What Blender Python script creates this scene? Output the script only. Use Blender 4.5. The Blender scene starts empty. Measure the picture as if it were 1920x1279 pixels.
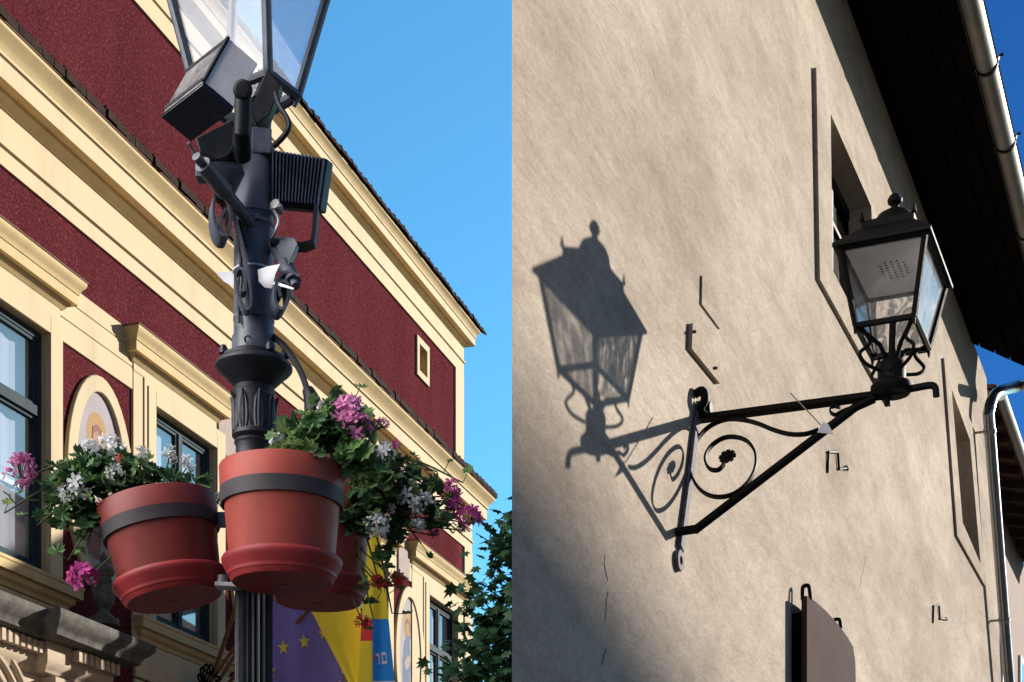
import bpy, bmesh, math, random
from mathutils import Vector, Matrix, noise
from mathutils.geometry import tessellate_polygon
random.seed(7)
R = math.radians
scene = bpy.context.scene
COL = scene.collection

# ------------------------------------------------------------------ camera
EYE = 1.6
F, CX, HY = 3000.0, 960.0, 1850.0          # focal length in photo pixels, centre column, horizon row
cam = bpy.data.cameras.new('camera')
cam.sensor_width = 36.0
cam.lens = 36.0 * F / 1920.0
cam.shift_y = (HY - 639.5) / 1920.0
cam.clip_start = 0.1
cam.clip_end = 2000
camo = bpy.data.objects.new('camera', cam)
camo.location = (0, 0, EYE)
camo.rotation_euler = (R(90), 0, 0)
COL.objects.link(camo)
scene.camera = camo

# ------------------------------------------------------------------ sun, sky, exposure
DR, NR = Vector((.3989, .9170, 0)), Vector((.9170, -.3989, 0))      # plaster house: along the wall, out of it
DL, NL = Vector((.2903, .9569, 0)), Vector((.9569, -.2903, 0))      # town hall facade
OR, OL = Vector((0, 5.91, 0)), Vector((-4.864, 15.2, 0))
UP = Vector((0, 0, 1))
SUN = (NR + 1.50 * DR + .60 * UP).normalized()
elev = math.asin(SUN.z)
azim = math.atan2(SUN.x, SUN.y)
sl = bpy.data.lights.new('sun', 'SUN')
sl.energy = 5.0
sl.angle = R(.53)
sl.color = (1, .93, .82)
so = bpy.data.objects.new('sun', sl)
so.rotation_euler = SUN.to_track_quat('Z', 'Y').to_euler()
so.location = (8, 0, 20)
COL.objects.link(so)
world = bpy.data.worlds.new('World')
scene.world = world
world.use_nodes = True
wn, wl = world.node_tree.nodes, world.node_tree.links
wn.clear()
sky = wn.new('ShaderNodeTexSky')
sky.sky_type = 'NISHITA'
sky.sun_disc = False
sky.sun_elevation = elev
sky.sun_rotation = azim
sky.air_density = 1.0
sky.dust_density = .3
sky.ozone_density = 2.0
tc = wn.new('ShaderNodeTexCoord')
sx = wn.new('ShaderNodeSeparateXYZ')
wl.new(tc.outputs['Generated'], sx.inputs[0])
# the sky is paler to the left (west) and a deeper blue towards the right
mr = wn.new('ShaderNodeMapRange')
mr.inputs[1].default_value = .06
mr.inputs[2].default_value = .20
wl.new(sx.outputs[0], mr.inputs[0])
tint = wn.new('ShaderNodeMix')
tint.data_type = 'RGBA'
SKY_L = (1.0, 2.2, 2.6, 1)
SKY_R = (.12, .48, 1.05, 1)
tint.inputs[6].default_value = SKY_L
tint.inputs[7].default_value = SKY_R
# only the low patch of sky beside the eaves is that deep; the rest keeps its brightness
mr2 = wn.new('ShaderNodeMapRange')
mr2.inputs[1].default_value = .42
mr2.inputs[2].default_value = .30
wl.new(sx.outputs[0], mr2.inputs[0])
mm = wn.new('ShaderNodeMath'); mm.operation = 'MULTIPLY'
wl.new(mr.outputs[0], mm.inputs[0]); wl.new(mr2.outputs[0], mm.inputs[1])
wl.new(mm.outputs[0], tint.inputs[0])
pm1 = wn.new('ShaderNodeMapRange'); pm1.inputs[1].default_value = .45; pm1.inputs[2].default_value = .72
wl.new(sx.outputs[1], pm1.inputs[0])
tb_ = wn.new('ShaderNodeMix'); tb_.data_type = 'RGBA'; tb_.inputs[6].default_value = (.60, .74, 1.0, 1)
wl.new(pm1.outputs[0], tb_.inputs[0]); wl.new(tint.outputs[2], tb_.inputs[7])
mul = wn.new('ShaderNodeMix')
mul.data_type = 'RGBA'
mul.blend_type = 'MULTIPLY'
mul.inputs[0].default_value = 1
wl.new(sky.outputs[0], mul.inputs[6])
wl.new(tb_.outputs[2], mul.inputs[7])
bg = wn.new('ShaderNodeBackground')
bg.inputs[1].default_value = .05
# over-bright cloud added behind the photographer as fill for the post and pots
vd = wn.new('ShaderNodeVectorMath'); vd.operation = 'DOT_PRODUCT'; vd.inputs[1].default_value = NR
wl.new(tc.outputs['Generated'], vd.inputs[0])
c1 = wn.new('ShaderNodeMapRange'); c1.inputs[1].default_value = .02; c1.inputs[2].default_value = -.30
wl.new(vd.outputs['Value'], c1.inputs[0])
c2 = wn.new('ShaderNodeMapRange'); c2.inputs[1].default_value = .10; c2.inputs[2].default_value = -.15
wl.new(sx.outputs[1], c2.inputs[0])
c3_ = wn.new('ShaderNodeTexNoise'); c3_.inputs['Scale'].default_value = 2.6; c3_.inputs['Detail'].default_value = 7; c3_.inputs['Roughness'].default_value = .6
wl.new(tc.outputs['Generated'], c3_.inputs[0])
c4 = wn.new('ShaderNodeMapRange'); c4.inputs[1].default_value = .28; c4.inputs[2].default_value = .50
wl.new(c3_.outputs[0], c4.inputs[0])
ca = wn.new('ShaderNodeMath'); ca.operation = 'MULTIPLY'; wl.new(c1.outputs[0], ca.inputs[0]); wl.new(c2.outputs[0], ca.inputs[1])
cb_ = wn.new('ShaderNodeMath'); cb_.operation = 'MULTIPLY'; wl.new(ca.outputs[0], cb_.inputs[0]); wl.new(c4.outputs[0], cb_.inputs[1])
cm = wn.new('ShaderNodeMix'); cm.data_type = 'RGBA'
CLOUD_FILL = 95.0
cm.inputs[7].default_value = (CLOUD_FILL, CLOUD_FILL * .97, CLOUD_FILL * .95, 1)
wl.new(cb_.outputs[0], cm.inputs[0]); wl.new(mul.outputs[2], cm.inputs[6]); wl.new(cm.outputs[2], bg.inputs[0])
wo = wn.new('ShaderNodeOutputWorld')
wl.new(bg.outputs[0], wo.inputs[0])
scene.view_settings.view_transform = 'Standard'
scene.view_settings.look = 'None'
scene.view_settings.gamma = 1
scene.view_settings.exposure = 1.0
scene.cycles.max_bounces = 8
scene.cycles.transparent_max_bounces = 12
scene.cycles.caustics_reflective = False
scene.cycles.caustics_refractive = False

# ------------------------------------------------------------------ geometry helpers
def pt(px, py, y):
    """point seen at a photo position, y metres away"""
    return Vector(((px - CX) / F * y, y, EYE + (HY - py) / F * y))

def ray_plane(px, py, o, n):
    d = Vector(((px - CX) / F, 1, (HY - py) / F))
    e = Vector((0, 0, EYE))
    return e + d * ((o - e).dot(n) / d.dot(n))

class Face:
    """local measures on an upright wall: t along it, n out of it, z up"""
    def __init__(s, o, D, N): s.o, s.D, s.N = o, D, N
    def W(s, t, n, z): return s.o + s.D * t + s.N * n + UP * z
    def at(s, px, py, n=0):
        p = ray_plane(px, py, s.o + s.N * n, s.N)
        return (p - s.o).dot(s.D), p.z
    def P(s, px, py, n=0):
        t, z = s.at(px, py, n)
        return s.W(t, n, z)
FL, FR = Face(OL, DL, NL), Face(OR, DR, NR)

ORG = {}
def tag(o, label=None, cat=None, group=None, kind=None):
    if label: o['label'] = label
    if cat: o['category'] = cat
    if group: o['group'] = group
    if kind: o['kind'] = kind
    return o

def empty(name, loc, label, cat, group=None):
    o = bpy.data.objects.new(name, None)
    o.location = loc
    o.empty_display_size = .2
    COL.objects.link(o)
    ORG[o.name] = Vector(loc)
    return tag(o, label, cat, group)

class MB:
    def __init__(s): s.v, s.f, s.m, s.s = [], [], [], []
    def add(s, verts, faces, mat=0, smooth=False):
        b = len(s.v)
        s.v += [Vector(v) for v in verts]
        for f in faces:
            s.f.append([b + i for i in f]); s.m.append(mat); s.s.append(smooth)
        return s
    def box(s, c, ax, ay, az, mat=0):
        """centre and three half-axis vectors"""
        c = Vector(c); V = [c + ax * i + ay * j + az * k for i in (-1, 1) for j in (-1, 1) for k in (-1, 1)]
        return s.add(V, [(0,1,3,2),(4,6,7,5),(0,4,5,1),(2,3,7,6),(0,2,6,4),(1,5,7,3)], mat)
    def fbox(s, fc, t0, t1, n0, n1, z0, z1, mat=0):
        V = [fc.W(t, n, z) for t in (t0, t1) for n in (n0, n1) for z in (z0, z1)]
        return s.add(V, [(0,1,3,2),(4,6,7,5),(0,4,5,1),(2,3,7,6),(0,2,6,4),(1,5,7,3)], mat)
    def tube(s, pts, r, n=8, mat=0, cap=True, smooth=True):
        pts = [Vector(p) for p in pts]
        rs = r if isinstance(r, (list, tuple)) else [r] * len(pts)
        ref = None; V = []
        for i, p in enumerate(pts):
            a = pts[max(i-1, 0)]; b = pts[min(i+1, len(pts)-1)]
            d = (b - a).normalized()
            if ref is None: ref = d.orthogonal().normalized()
            ref = (ref - d * ref.dot(d))
            if ref.length < 1e-6: ref = d.orthogonal()
            ref.normalize(); q = d.cross(ref)
            V += [p + (ref * math.cos(2*math.pi*k/n) + q * math.sin(2*math.pi*k/n)) * rs[i] for k in range(n)]
        Fc = [(i*n+k, i*n+(k+1)%n, (i+1)*n+(k+1)%n, (i+1)*n+k) for i in range(len(pts)-1) for k in range(n)]
        s.add(V, Fc, mat, smooth)
        if cap:
            s.add(V[:n], [tuple(range(n))[::-1]], mat); s.add(V[-n:], [tuple(range(n))], mat)
        return s
    def bar(s, pts, wv, tv, mat=0):
        """flat bar swept along pts: wv half width vector (constant), thickness tv across the path"""
        pts = [Vector(p) for p in pts]; V = []; w = wv.normalized()
        for i, p in enumerate(pts):
            d = (pts[min(i+1, len(pts)-1)] - pts[max(i-1, 0)]).normalized()
            q = d.cross(w).normalized() * tv
            V += [p - wv - q, p + wv - q, p + wv + q, p - wv + q]
        Fc = [(i*4+k, i*4+(k+1)%4, i*4+4+(k+1)%4, i*4+4+k) for i in range(len(pts)-1) for k in range(4)]
        L = len(V)
        return s.add(V, Fc + [(3,2,1,0), (L-4,L-3,L-2,L-1)], mat)
    def lathe(s, prof, c, n=32, mat=0, axis=UP, flute=0, smooth=True):
        c = Vector(c); ax = axis.normalized(); e1 = ax.orthogonal().normalized(); e2 = ax.cross(e1); V = []
        for r, z in prof:
            for k in range(n):
                a = 2*math.pi*k/n
                rr = r * (1 - flute * (k % 2)) if flute else r
                V.append(c + ax * z + (e1 * math.cos(a) + e2 * math.sin(a)) * rr)
        m = len(prof)
        return s.add(V, [(i*n+k, i*n+(k+1)%n, (i+1)*n+(k+1)%n, (i+1)*n+k) for i in range(m-1) for k in range(n)], mat, smooth)
    def sheet(s, loops, off, mat=0):
        """flat outline (holes allowed) given thickness by the vector off"""
        tri = tessellate_polygon([[Vector(p) for p in l] for l in loops])
        flat = [Vector(p) for l in loops for p in l]; n = len(flat)
        s.add(flat + [p + off for p in flat], [tuple(t) for t in tri] + [tuple(n+i for i in t[::-1]) for t in tri], mat)
        b = 0
        for l in loops:
            m = len(l)
            s.add([Vector(p) for p in l] + [Vector(p) + off for p in l], [(i, (i+1)%m, m+(i+1)%m, m+i) for i in range(m)], mat)
        return s
    def sweep(s, fc, prof, t0, t1, ret=None, mat=0, left=True):
        """moulding profile of (n, z) along a wall; ends are mitred and return to the wall"""
        V = []; m = len(prof)
        for n, z in prof: V.append(fc.W(t0 - (n if left else 0), 0 if left else n, z) if left else fc.W(t0, n, z))
        A = [fc.W(t0 - n if left else t0, n, z) for n, z in prof]
        B = [fc.W(t1 + n, n, z) for n, z in prof]
        C = [fc.W(t1 + n, -(ret or 0), z) for n, z in prof]
        Z = [fc.W(t0 - n if left else t0, -(ret or 0) if left else n, z) for n, z in prof]
        V = Z + A + B + C
        Fc = [(j*m+i, j*m+i+1, (j+1)*m+i+1, (j+1)*m+i) for j in range(3) for i in range(m-1)]
        return s.add(V, Fc, mat)
    def build(s, name, mats, parent=None, loc=None, bevel=0, bseg=2, merge=True):
        me = bpy.data.meshes.new(name)
        o = bpy.data.objects.new(name, me)
        base = ORG[parent.name] if parent else Vector(loc if loc is not None else (0, 0, 0))
        me.from_pydata([v - base for v in s.v], [], s.f)
        for p, m, sm in zip(me.polygons, s.m, s.s):
            p.material_index = m; p.use_smooth = sm
        if merge:
            bm = bmesh.new(); bm.from_mesh(me)
            bmesh.ops.remove_doubles(bm, verts=bm.verts, dist=1e-5)
            bmesh.ops.recalc_face_normals(bm, faces=bm.faces)
            bm.to_mesh(me); bm.free()
        me.set_sharp_from_angle(angle=R(38))
        for m in (mats if isinstance(mats, (list, tuple)) else [mats]): me.materials.append(m)
        COL.objects.link(o)
        if parent: o.parent = parent
        else: o.location = base
        ORG[o.name] = base
        if bevel:
            b = o.modifiers.new('bevel', 'BEVEL'); b.width = bevel; b.segments = bseg; b.limit_method = 'ANGLE'; b.angle_limit = R(40)
        return o

def spline(pts, sub=8):
    pts = [Vector(p) for p in pts]; out = []
    for i in range(len(pts)-1):
        p0 = pts[max(i-1, 0)]; p1 = pts[i]; p2 = pts[i+1]; p3 = pts[min(i+2, len(pts)-1)]
        for k in range(sub):
            t = k / sub
            out.append(.5*((2*p1)+(p2-p0)*t+(2*p0-5*p1+4*p2-p3)*t*t+(3*p1-p0-3*p2+p3)*t**3))
    out.append(pts[-1])
    return out

# ------------------------------------------------------------------ materials
def mat(name, col, rough=.6, metal=0.0, var=.2, scale=6.0, bump=0.0, bscale=40.0, stretch=(1, 1, 1), col2=None, spec=.2, detail=6, coat=0, grime=0):
    m = bpy.data.materials.new(name); m.use_nodes = True
    N, L = m.node_tree.nodes, m.node_tree.links
    b = N['Principled BSDF']
    b.inputs['Roughness'].default_value = rough
    b.inputs['Metallic'].default_value = metal
    b.inputs['Specular IOR Level'].default_value = spec
    b.inputs['Coat Weight'].default_value = coat
    t = N.new('ShaderNodeTexCoord'); mp = N.new('ShaderNodeMapping')
    mp.inputs['Scale'].default_value = stretch
    L.new(t.outputs['Object'], mp.inputs[0])
    nz = N.new('ShaderNodeTexNoise'); nz.inputs['Scale'].default_value = scale; nz.inputs['Detail'].default_value = detail
    nz.inputs['Roughness'].default_value = .62
    L.new(mp.outputs[0], nz.inputs[0])
    rp = N.new('ShaderNodeValToRGB')
    rp.color_ramp.elements[0].position = .3; rp.color_ramp.elements[1].position = .7
    a = [max(0, c * (1 - var)) for c in col]; c2 = col2 or [min(1, c * (1 + var)) for c in col]
    rp.color_ramp.elements[0].color = (*a, 1); rp.color_ramp.elements[1].color = (*c2, 1)
    L.new(nz.outputs[0], rp.inputs[0]); L.new(rp.outputs[0], b.inputs['Base Color'])
    if grime:
        mg = N.new('ShaderNodeMapping'); mg.inputs['Scale'].default_value = (1, 1, .18); L.new(t.outputs['Object'], mg.inputs[0])
        ng_ = N.new('ShaderNodeTexNoise'); ng_.inputs['Scale'].default_value = 3.2; ng_.inputs['Detail'].default_value = 8; ng_.inputs['Roughness'].default_value = .7
        L.new(mg.outputs[0], ng_.inputs[0])
        rg = N.new('ShaderNodeValToRGB'); rg.color_ramp.elements[0].position = .30; rg.color_ramp.elements[1].position = .52
        rg.color_ramp.elements[0].color = (1 - grime, 1 - grime, 1 - grime * .9, 1)
        L.new(ng_.outputs[0], rg.inputs[0])
        xg = N.new('ShaderNodeMix'); xg.data_type = 'RGBA'; xg.blend_type = 'MULTIPLY'; xg.inputs[0].default_value = 1
        L.new(rp.outputs[0], xg.inputs[6]); L.new(rg.outputs[0], xg.inputs[7]); L.new(xg.outputs[2], b.inputs['Base Color'])
    if bump:
        n2 = N.new('ShaderNodeTexNoise'); n2.inputs['Scale'].default_value = bscale; n2.inputs['Detail'].default_value = 5
        L.new(mp.outputs[0], n2.inputs[0])
        bp_ = N.new('ShaderNodeBump'); bp_.inputs['Strength'].default_value = bump; bp_.inputs['Distance'].default_value = .01
        L.new(n2.outputs[0], bp_.inputs['Height']); L.new(bp_.outputs[0], b.inputs['Normal'])
    rr = N.new('ShaderNodeMapRange'); rr.inputs[3].default_value = max(.02, rough - .12); rr.inputs[4].default_value = min(1, rough + .12)
    L.new(nz.outputs[0], rr.inputs[0]); L.new(rr.outputs[0], b.inputs['Roughness'])
    return m

def roughcast(name):
    m = bpy.data.materials.new(name); m.use_nodes = True
    N, L = m.node_tree.nodes, m.node_tree.links; b = N['Principled BSDF']; b.inputs['Roughness'].default_value = .95; b.inputs['Specular IOR Level'].default_value = .0
    t = N.new('ShaderNodeTexCoord')
    n1 = N.new('ShaderNodeTexNoise'); n1.inputs['Scale'].default_value = 46; n1.inputs['Detail'].default_value = 4; n1.inputs['Roughness'].default_value = .7
    n2 = N.new('ShaderNodeTexNoise'); n2.inputs['Scale'].default_value = .9; n2.inputs['Detail'].default_value = 6
    mv = N.new('ShaderNodeMapping'); mv.inputs['Scale'].default_value = (1.6, 1.6, .45); L.new(t.outputs['Object'], mv.inputs[0])
    L.new(t.outputs['Object'], n1.inputs[0]); L.new(mv.outputs[0], n2.inputs[0])
    r = N.new('ShaderNodeValToRGB'); e = r.color_ramp.elements
    e[0].position = .36; e[0].color = (.060, .0115, .0155, 1); e[1].position = .72; e[1].color = (.20, .080, .080, 1)
    k = e.new(.56); k.color = (.100, .0215, .0275, 1)
    L.new(n1.outputs[0], r.inputs[0])
    mx = N.new('ShaderNodeMix'); mx.data_type = 'RGBA'; mx.blend_type = 'MULTIPLY'; mx.inputs[0].default_value = .6
    r2 = N.new('ShaderNodeValToRGB'); r2.color_ramp.elements[0].position = .3; r2.color_ramp.elements[0].color = (.60, .62, .66, 1); r2.color_ramp.elements[1].position = .7
    L.new(n2.outputs[0], r2.inputs[0]); L.new(r.outputs[0], mx.inputs[6]); L.new(r2.outputs[0], mx.inputs[7])
    L.new(mx.outputs[2], b.inputs['Base Color'])
    bp_ = N.new('ShaderNodeBump'); bp_.inputs['Strength'].default_value = .8; bp_.inputs['Distance'].default_value = .02
    L.new(n1.outputs[0], bp_.inputs['Height']); L.new(bp_.outputs[0], b.inputs['Normal'])
    return m

def plaster(name):
    """uneven old render: blotches, trowel sweeps, run-off streaks, fine grain"""
    m = bpy.data.materials.new(name); m.use_nodes = True
    N, L = m.node_tree.nodes, m.node_tree.links; b = N['Principled BSDF']; b.inputs['Roughness'].default_value = .95; b.inputs['Specular IOR Level'].default_value = .05
    t = N.new('ShaderNodeTexCoord')
    def nz(scale, detail, st=(1, 1, 1), rot=(0, 0, 0), rough=.6, dist=0):
        m0 = N.new('ShaderNodeMapping'); m0.inputs['Rotation'].default_value = (0, 0, -math.atan2(DR.y, DR.x)); L.new(t.outputs['Object'], m0.inputs[0])   # x runs along the wall
        mp = N.new('ShaderNodeMapping'); mp.inputs['Scale'].default_value = (.36 * st[0], st[1], st[2]); mp.inputs['Rotation'].default_value = (0, rot[1], 0)
        L.new(m0.outputs[0], mp.inputs[0])
        n = N.new('ShaderNodeTexNoise'); n.inputs['Scale'].default_value = scale; n.inputs['Detail'].default_value = detail
        n.inputs['Roughness'].default_value = rough; n.inputs['Distortion'].default_value = dist
        L.new(mp.outputs[0], n.inputs[0]); return n.outputs[0]
    def ramp(x, p0, c0, p1, c1):
        r = N.new('ShaderNodeValToRGB'); e = r.color_ramp.elements
        e[0].position = p0; e[0].color = (*c0, 1); e[1].position = p1; e[1].color = (*c1, 1)
        L.new(x, r.inputs[0]); return r.outputs[0]
    def mulc(a, c, f):
        x = N.new('ShaderNodeMix'); x.data_type = 'RGBA'; x.blend_type = 'MULTIPLY'; x.inputs[0].default_value = f
        L.new(a, x.inputs[6]); L.new(c, x.inputs[7]); return x.outputs[2]
    base = ramp(nz(.9, 8, dist=.4), .34, (.355, .292, .236), .66, (.520, .448, .372))
    streak = ramp(nz(4.0, 8, (1, 1, .22), rough=.7, dist=.5), .33, (.74, .73, .72), .56, (1, 1, 1))
    trowel = ramp(nz(2.4, 8, (1, 1, .75), (.5, .35, 0), dist=1.0), .32, (.84, .83, .83), .6, (1.0, 1, 1))
    blot = ramp(nz(2.6, 10, rough=.8, dist=.3), .38, (.78, .76, .75), .56, (1, 1, 1))
    grain = ramp(nz(70, 4, rough=.8), .30, (.72, .71, .70), .55, (1, 1, 1))
    mott = ramp(nz(15, 6, rough=.8, dist=.4), .36, (.82, .81, .81), .58, (1, 1, 1))
    c = mulc(base, streak, .06); c = mulc(c, trowel, .55); c = mulc(c, blot, .9); c = mulc(c, mott, .9); c = mulc(c, grain, .9)
    L.new(c, b.inputs['Base Color'])
    b1 = N.new('ShaderNodeBump'); b1.inputs['Strength'].default_value = .26; b1.inputs['Distance'].default_value = .05
    L.new(nz(2.2, 6, (1, 1, .9), (.5, .35, 0), dist=.8), b1.inputs['Height'])
    b2 = N.new('ShaderNodeBump'); b2.inputs['Strength'].default_value = .6; b2.inputs['Distance'].default_value = .010
    L.new(nz(38, 6, rough=.8), b2.inputs['Height']); L.new(b1.outputs[0], b2.inputs['Normal'])
    L.new(b2.outputs[0], b.inputs['Normal'])
    return m

def glass(name, tint, pale_film, film_col, gloss=.25, pattern=0, rough=.02, wav=60):
    """thin pane: see-through, reflecting, with a film of dust or painted brightness; pattern = streaks imitating caustic ripples"""
    m = bpy.data.materials.new(name); m.use_nodes = True
    N, L = m.node_tree.nodes, m.node_tree.links; N.clear()
    out = N.new('ShaderNodeOutputMaterial')
    tr = N.new('ShaderNodeBsdfTransparent'); tr.inputs[0].default_value = (*tint, 1)
    gl = N.new('ShaderNodeBsdfGlossy'); gl.inputs['Roughness'].default_value = rough
    df = N.new('ShaderNodeBsdfDiffuse'); df.inputs[0].default_value = (*film_col, 1)
    tl = N.new('ShaderNodeBsdfTranslucent'); tl.inputs[0].default_value = (*film_col, 1)
    t = N.new('ShaderNodeTexCoord')
    if pattern:
        mp = N.new('ShaderNodeMapping'); mp.inputs['Scale'].default_value = (1, 1, .35); L.new(t.outputs['Object'], mp.inputs[0])
        nz = N.new('ShaderNodeTexNoise'); nz.inputs['Scale'].default_value = wav; nz.inputs['Detail'].default_value = 3; nz.inputs['Distortion'].default_value = 1.5
        L.new(mp.outputs[0], nz.inputs[0])
        rp = N.new('ShaderNodeValToRGB'); e = rp.color_ramp.elements
        e[0].position = .46; e[0].color = tuple(c * (1 - pattern) for c in tint) + (1,); e[1].position = .60; e[1].color = (*tint, 1)
        L.new(nz.outputs[0], rp.inputs[0]); L.new(rp.outputs[0], tr.inputs[0])
    fr = N.new('ShaderNodeLayerWeight'); fr.inputs[0].default_value = .5
    fm_ = N.new('ShaderNodeMapRange'); fm_.inputs[3].default_value = gloss; fm_.inputs[4].default_value = min(1, gloss + .55)
    fp_ = N.new('ShaderNodeMath'); fp_.operation = 'POWER'; fp_.inputs[1].default_value = 4; L.new(fr.outputs['Facing'], fp_.inputs[0]); L.new(fp_.outputs[0], fm_.inputs[0])
    a = N.new('ShaderNodeMixShader'); L.new(fm_.outputs[0], a.inputs[0]); L.new(tr.outputs[0], a.inputs[1]); L.new(gl.outputs[0], a.inputs[2])
    d = N.new('ShaderNodeMixShader'); d.inputs[0].default_value = .5; L.new(df.outputs[0], d.inputs[1]); L.new(tl.outputs[0], d.inputs[2])
    n2 = N.new('ShaderNodeTexNoise'); n2.inputs['Scale'].default_value = 7; n2.inputs['Detail'].default_value = 6
    L.new(t.outputs['Object'], n2.inputs[0])
    r2 = N.new('ShaderNodeMapRange'); r2.inputs[1].default_value = .3; r2.inputs[2].default_value = .7; r2.inputs[3].default_value = pale_film * .55; r2.inputs[4].default_value = min(1, pale_film * 1.45)
    L.new(n2.outputs[0], r2.inputs[0])
    f = N.new('ShaderNodeMixShader'); L.new(r2.outputs[0], f.inputs[0]); L.new(a.outputs[0], f.inputs[1]); L.new(d.outputs[0], f.inputs[2])
    L.new(f.outputs[0], out.inputs[0])
    return m

def leafmat(name, col, col2, trans=.25):
    m = mat(name, col, .45, var=.35, scale=18, col2=col2, spec=.15)
    N, L = m.node_tree.nodes, m.node_tree.links; b = N['Principled BSDF']; out = N['Material Output']
    t = N.new('ShaderNodeBsdfTranslucent')
    src = b.inputs['Base Color'].links[0].from_socket
    L.new(src, t.inputs[0])
    x = N.new('ShaderNodeMixShader'); x.inputs[0].default_value = trans
    L.new(b.outputs[0], x.inputs[1]); L.new(t.outputs[0], x.inputs[2]); L.new(x.outputs[0], out.inputs[0])
    return m

M = {}
M['red'] = roughcast('maroon_roughcast')
M['cream'] = mat('cream_paint', (.44, .355, .225), .8, var=.07, grime=.15, scale=1.6, bump=.12, bscale=30)
M['ochre'] = mat('lightened_ochre_paint', (.76, .57, .29), .8, var=.10, grime=.15, scale=2, bump=.1, bscale=30)  # ochre lightened to make up for the shade under the mouldings
M['cream2'] = mat('yellow_cream_paint', (.42, .32, .165), .8, var=.08, grime=.15, scale=2, bump=.1, bscale=30)
M['panel'] = mat('beige_stucco', (.27, .22, .20), .85, var=.18, scale=9, bump=.3, bscale=40)
M['tile'] = mat('old_roof_tile', (.026, .014, .012), .9, var=.6, spec=.05, scale=9, bump=.4, bscale=40)
M['tealframe'] = mat('teal_frame_paint', (.020, .038, .050), .75, var=.2, spec=.12)
M['winglass'] = glass('window_glass', (.80, .84, .88), .04, (.5, .5, .55), gloss=.24)
M['curtain'] = mat('lilac_grey_blind', (.50, .50, .56), .9, var=.15, scale=3, stretch=(1, 1, .1))
M['white'] = mat('white_frame_paint', (.75, .73, .68), .6, var=.08)
M['dark'] = mat('dark_interior', (.03, .03, .035), .9)
M['stone'] = mat('weathered_grey_stone', (.095, .090, .082), .9, var=.45, scale=9, bump=.25, bscale=40)
M['darkstone'] = mat('dark_mossy_stone', (.085, .085, .075), .9, var=.5, scale=12, bump=.3)
M['sand'] = mat('sandstone', (.40, .325, .25), .9, var=.18, scale=6, bump=.15, bscale=40)
M['iron'] = mat('blue_black_iron_paint', (.058, .066, .086), .42, var=.45, scale=14, bump=.10, bscale=60, spec=.5)
M['iron_dark'] = mat('dark_cast_iron', (.011, .012, .017), .5, var=.5, scale=16, bump=.15, bscale=60, spec=.35)
M['iron_grey'] = mat('grey_blue_sleeve_paint', (.11, .118, .15), .5, var=.25, scale=10, bump=.08, bscale=80)
M['black'] = mat('black_metal', (.008, .009, .012), .45, var=.4, scale=20)
M['wrought'] = mat('black_wrought_iron', (.0045, .0042, .0042), .6, var=.4, scale=20, bump=.15, bscale=90, spec=.10)
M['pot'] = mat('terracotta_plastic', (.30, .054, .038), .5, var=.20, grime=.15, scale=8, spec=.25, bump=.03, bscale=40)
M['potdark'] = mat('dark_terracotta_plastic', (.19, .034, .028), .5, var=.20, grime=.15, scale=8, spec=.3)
M['saucer'] = mat('red_saucer_plastic', (.235, .025, .026), .5, var=.22, grime=.15, scale=9, spec=.25)
M['hoop'] = mat('worn_black_hoop', (.045, .038, .042), .55, var=.3, scale=12)
M['soil'] = mat('potting_soil', (.03, .02, .015), .95, bump=.8, bscale=60)
M['leaf'] = leafmat('geranium_leaf', (.058, .130, .038), (.145, .26, .085))
M['leaf2'] = leafmat('dark_geranium_leaf', (.030, .075, .030), (.065, .135, .052))
M['leaf3'] = leafmat('pale_geranium_leaf', (.15, .25, .07), (.24, .33, .12), .35)
M['stem'] = mat('green_stem', (.07, .095, .04), .6)
M['pink'] = leafmat('pink_petal', (.72, .16, .42), (.80, .34, .58), .4)
M['magenta'] = leafmat('magenta_petal', (.55, .05, .28), (.70, .12, .40), .4)
M['wpetal'] = leafmat('white_petal', (.86, .85, .83), (.93, .92, .90), .4)
M['rpetal'] = leafmat('red_petal', (.55, .02, .03), (.65, .05, .06), .3)
M['maple'] = leafmat('maple_leaf', (.009, .034, .015), (.024, .064, .026), .12)
M['bark'] = mat('grey_bark', (.08, .065, .05), .9, bump=.6, bscale=20)
M['greymetal'] = mat('dusty_grey_housing', (.72, .67, .66), .6, var=.12, scale=14, bump=.05)
M['dirty'] = mat('stained_white_housing', (.15, .14, .14), .7, var=.7, scale=22)
M['blackglass'] = mat('dark_lamp_glass', (.004, .006, .012), .08, var=.1, spec=.5)
M['steel'] = mat('galvanised_steel', (.34, .34, .33), .45, metal=.4, var=.25, scale=12)
M['paper'] = mat('white_paper_tag', (.58, .57, .60), .8, var=.10)
M['plaster'] = plaster('aged_beige_plaster')
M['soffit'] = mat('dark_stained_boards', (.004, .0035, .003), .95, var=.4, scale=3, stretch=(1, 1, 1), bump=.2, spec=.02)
M['gutter'] = mat('weathered_zinc', (.20, .195, .175), .5, metal=.55, var=.3, scale=4, stretch=(.5, .5, 3), bump=.05)
M['pipe'] = mat('zinc_pipe', (.30, .32, .34), .3, metal=.9, var=.15, scale=5)
M['enamel'] = mat('grey_white_enamel', (.75, .71, .68), .6, var=.10, scale=8)
M['barmetal'] = mat('lilac_grey_wall_bar', (.125, .112, .125), .8, var=.5, scale=25, bump=.4, bscale=50)
M['board'] = mat('brown_painted_board', (.056, .033, .030), .85, spec=.03, var=.12, scale=3, bump=.12, bscale=40)
M['reveal'] = mat('brown_reveal_plaster', (.22, .165, .12), .9, var=.15, bump=.2)
M['rust'] = mat('rusty_brown_edge', (.13, .075, .06), .85, var=.3, scale=30)
M['patch'] = mat('pale_chipped_lime', (.33, .285, .23), .9, var=.15, scale=30)
M['brownwall'] = mat('brown_pink_render', (.21, .15, .125), .9, var=.15, scale=2)
M['crack'] = mat('dark_crack', (.09, .075, .06), 1)
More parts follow.
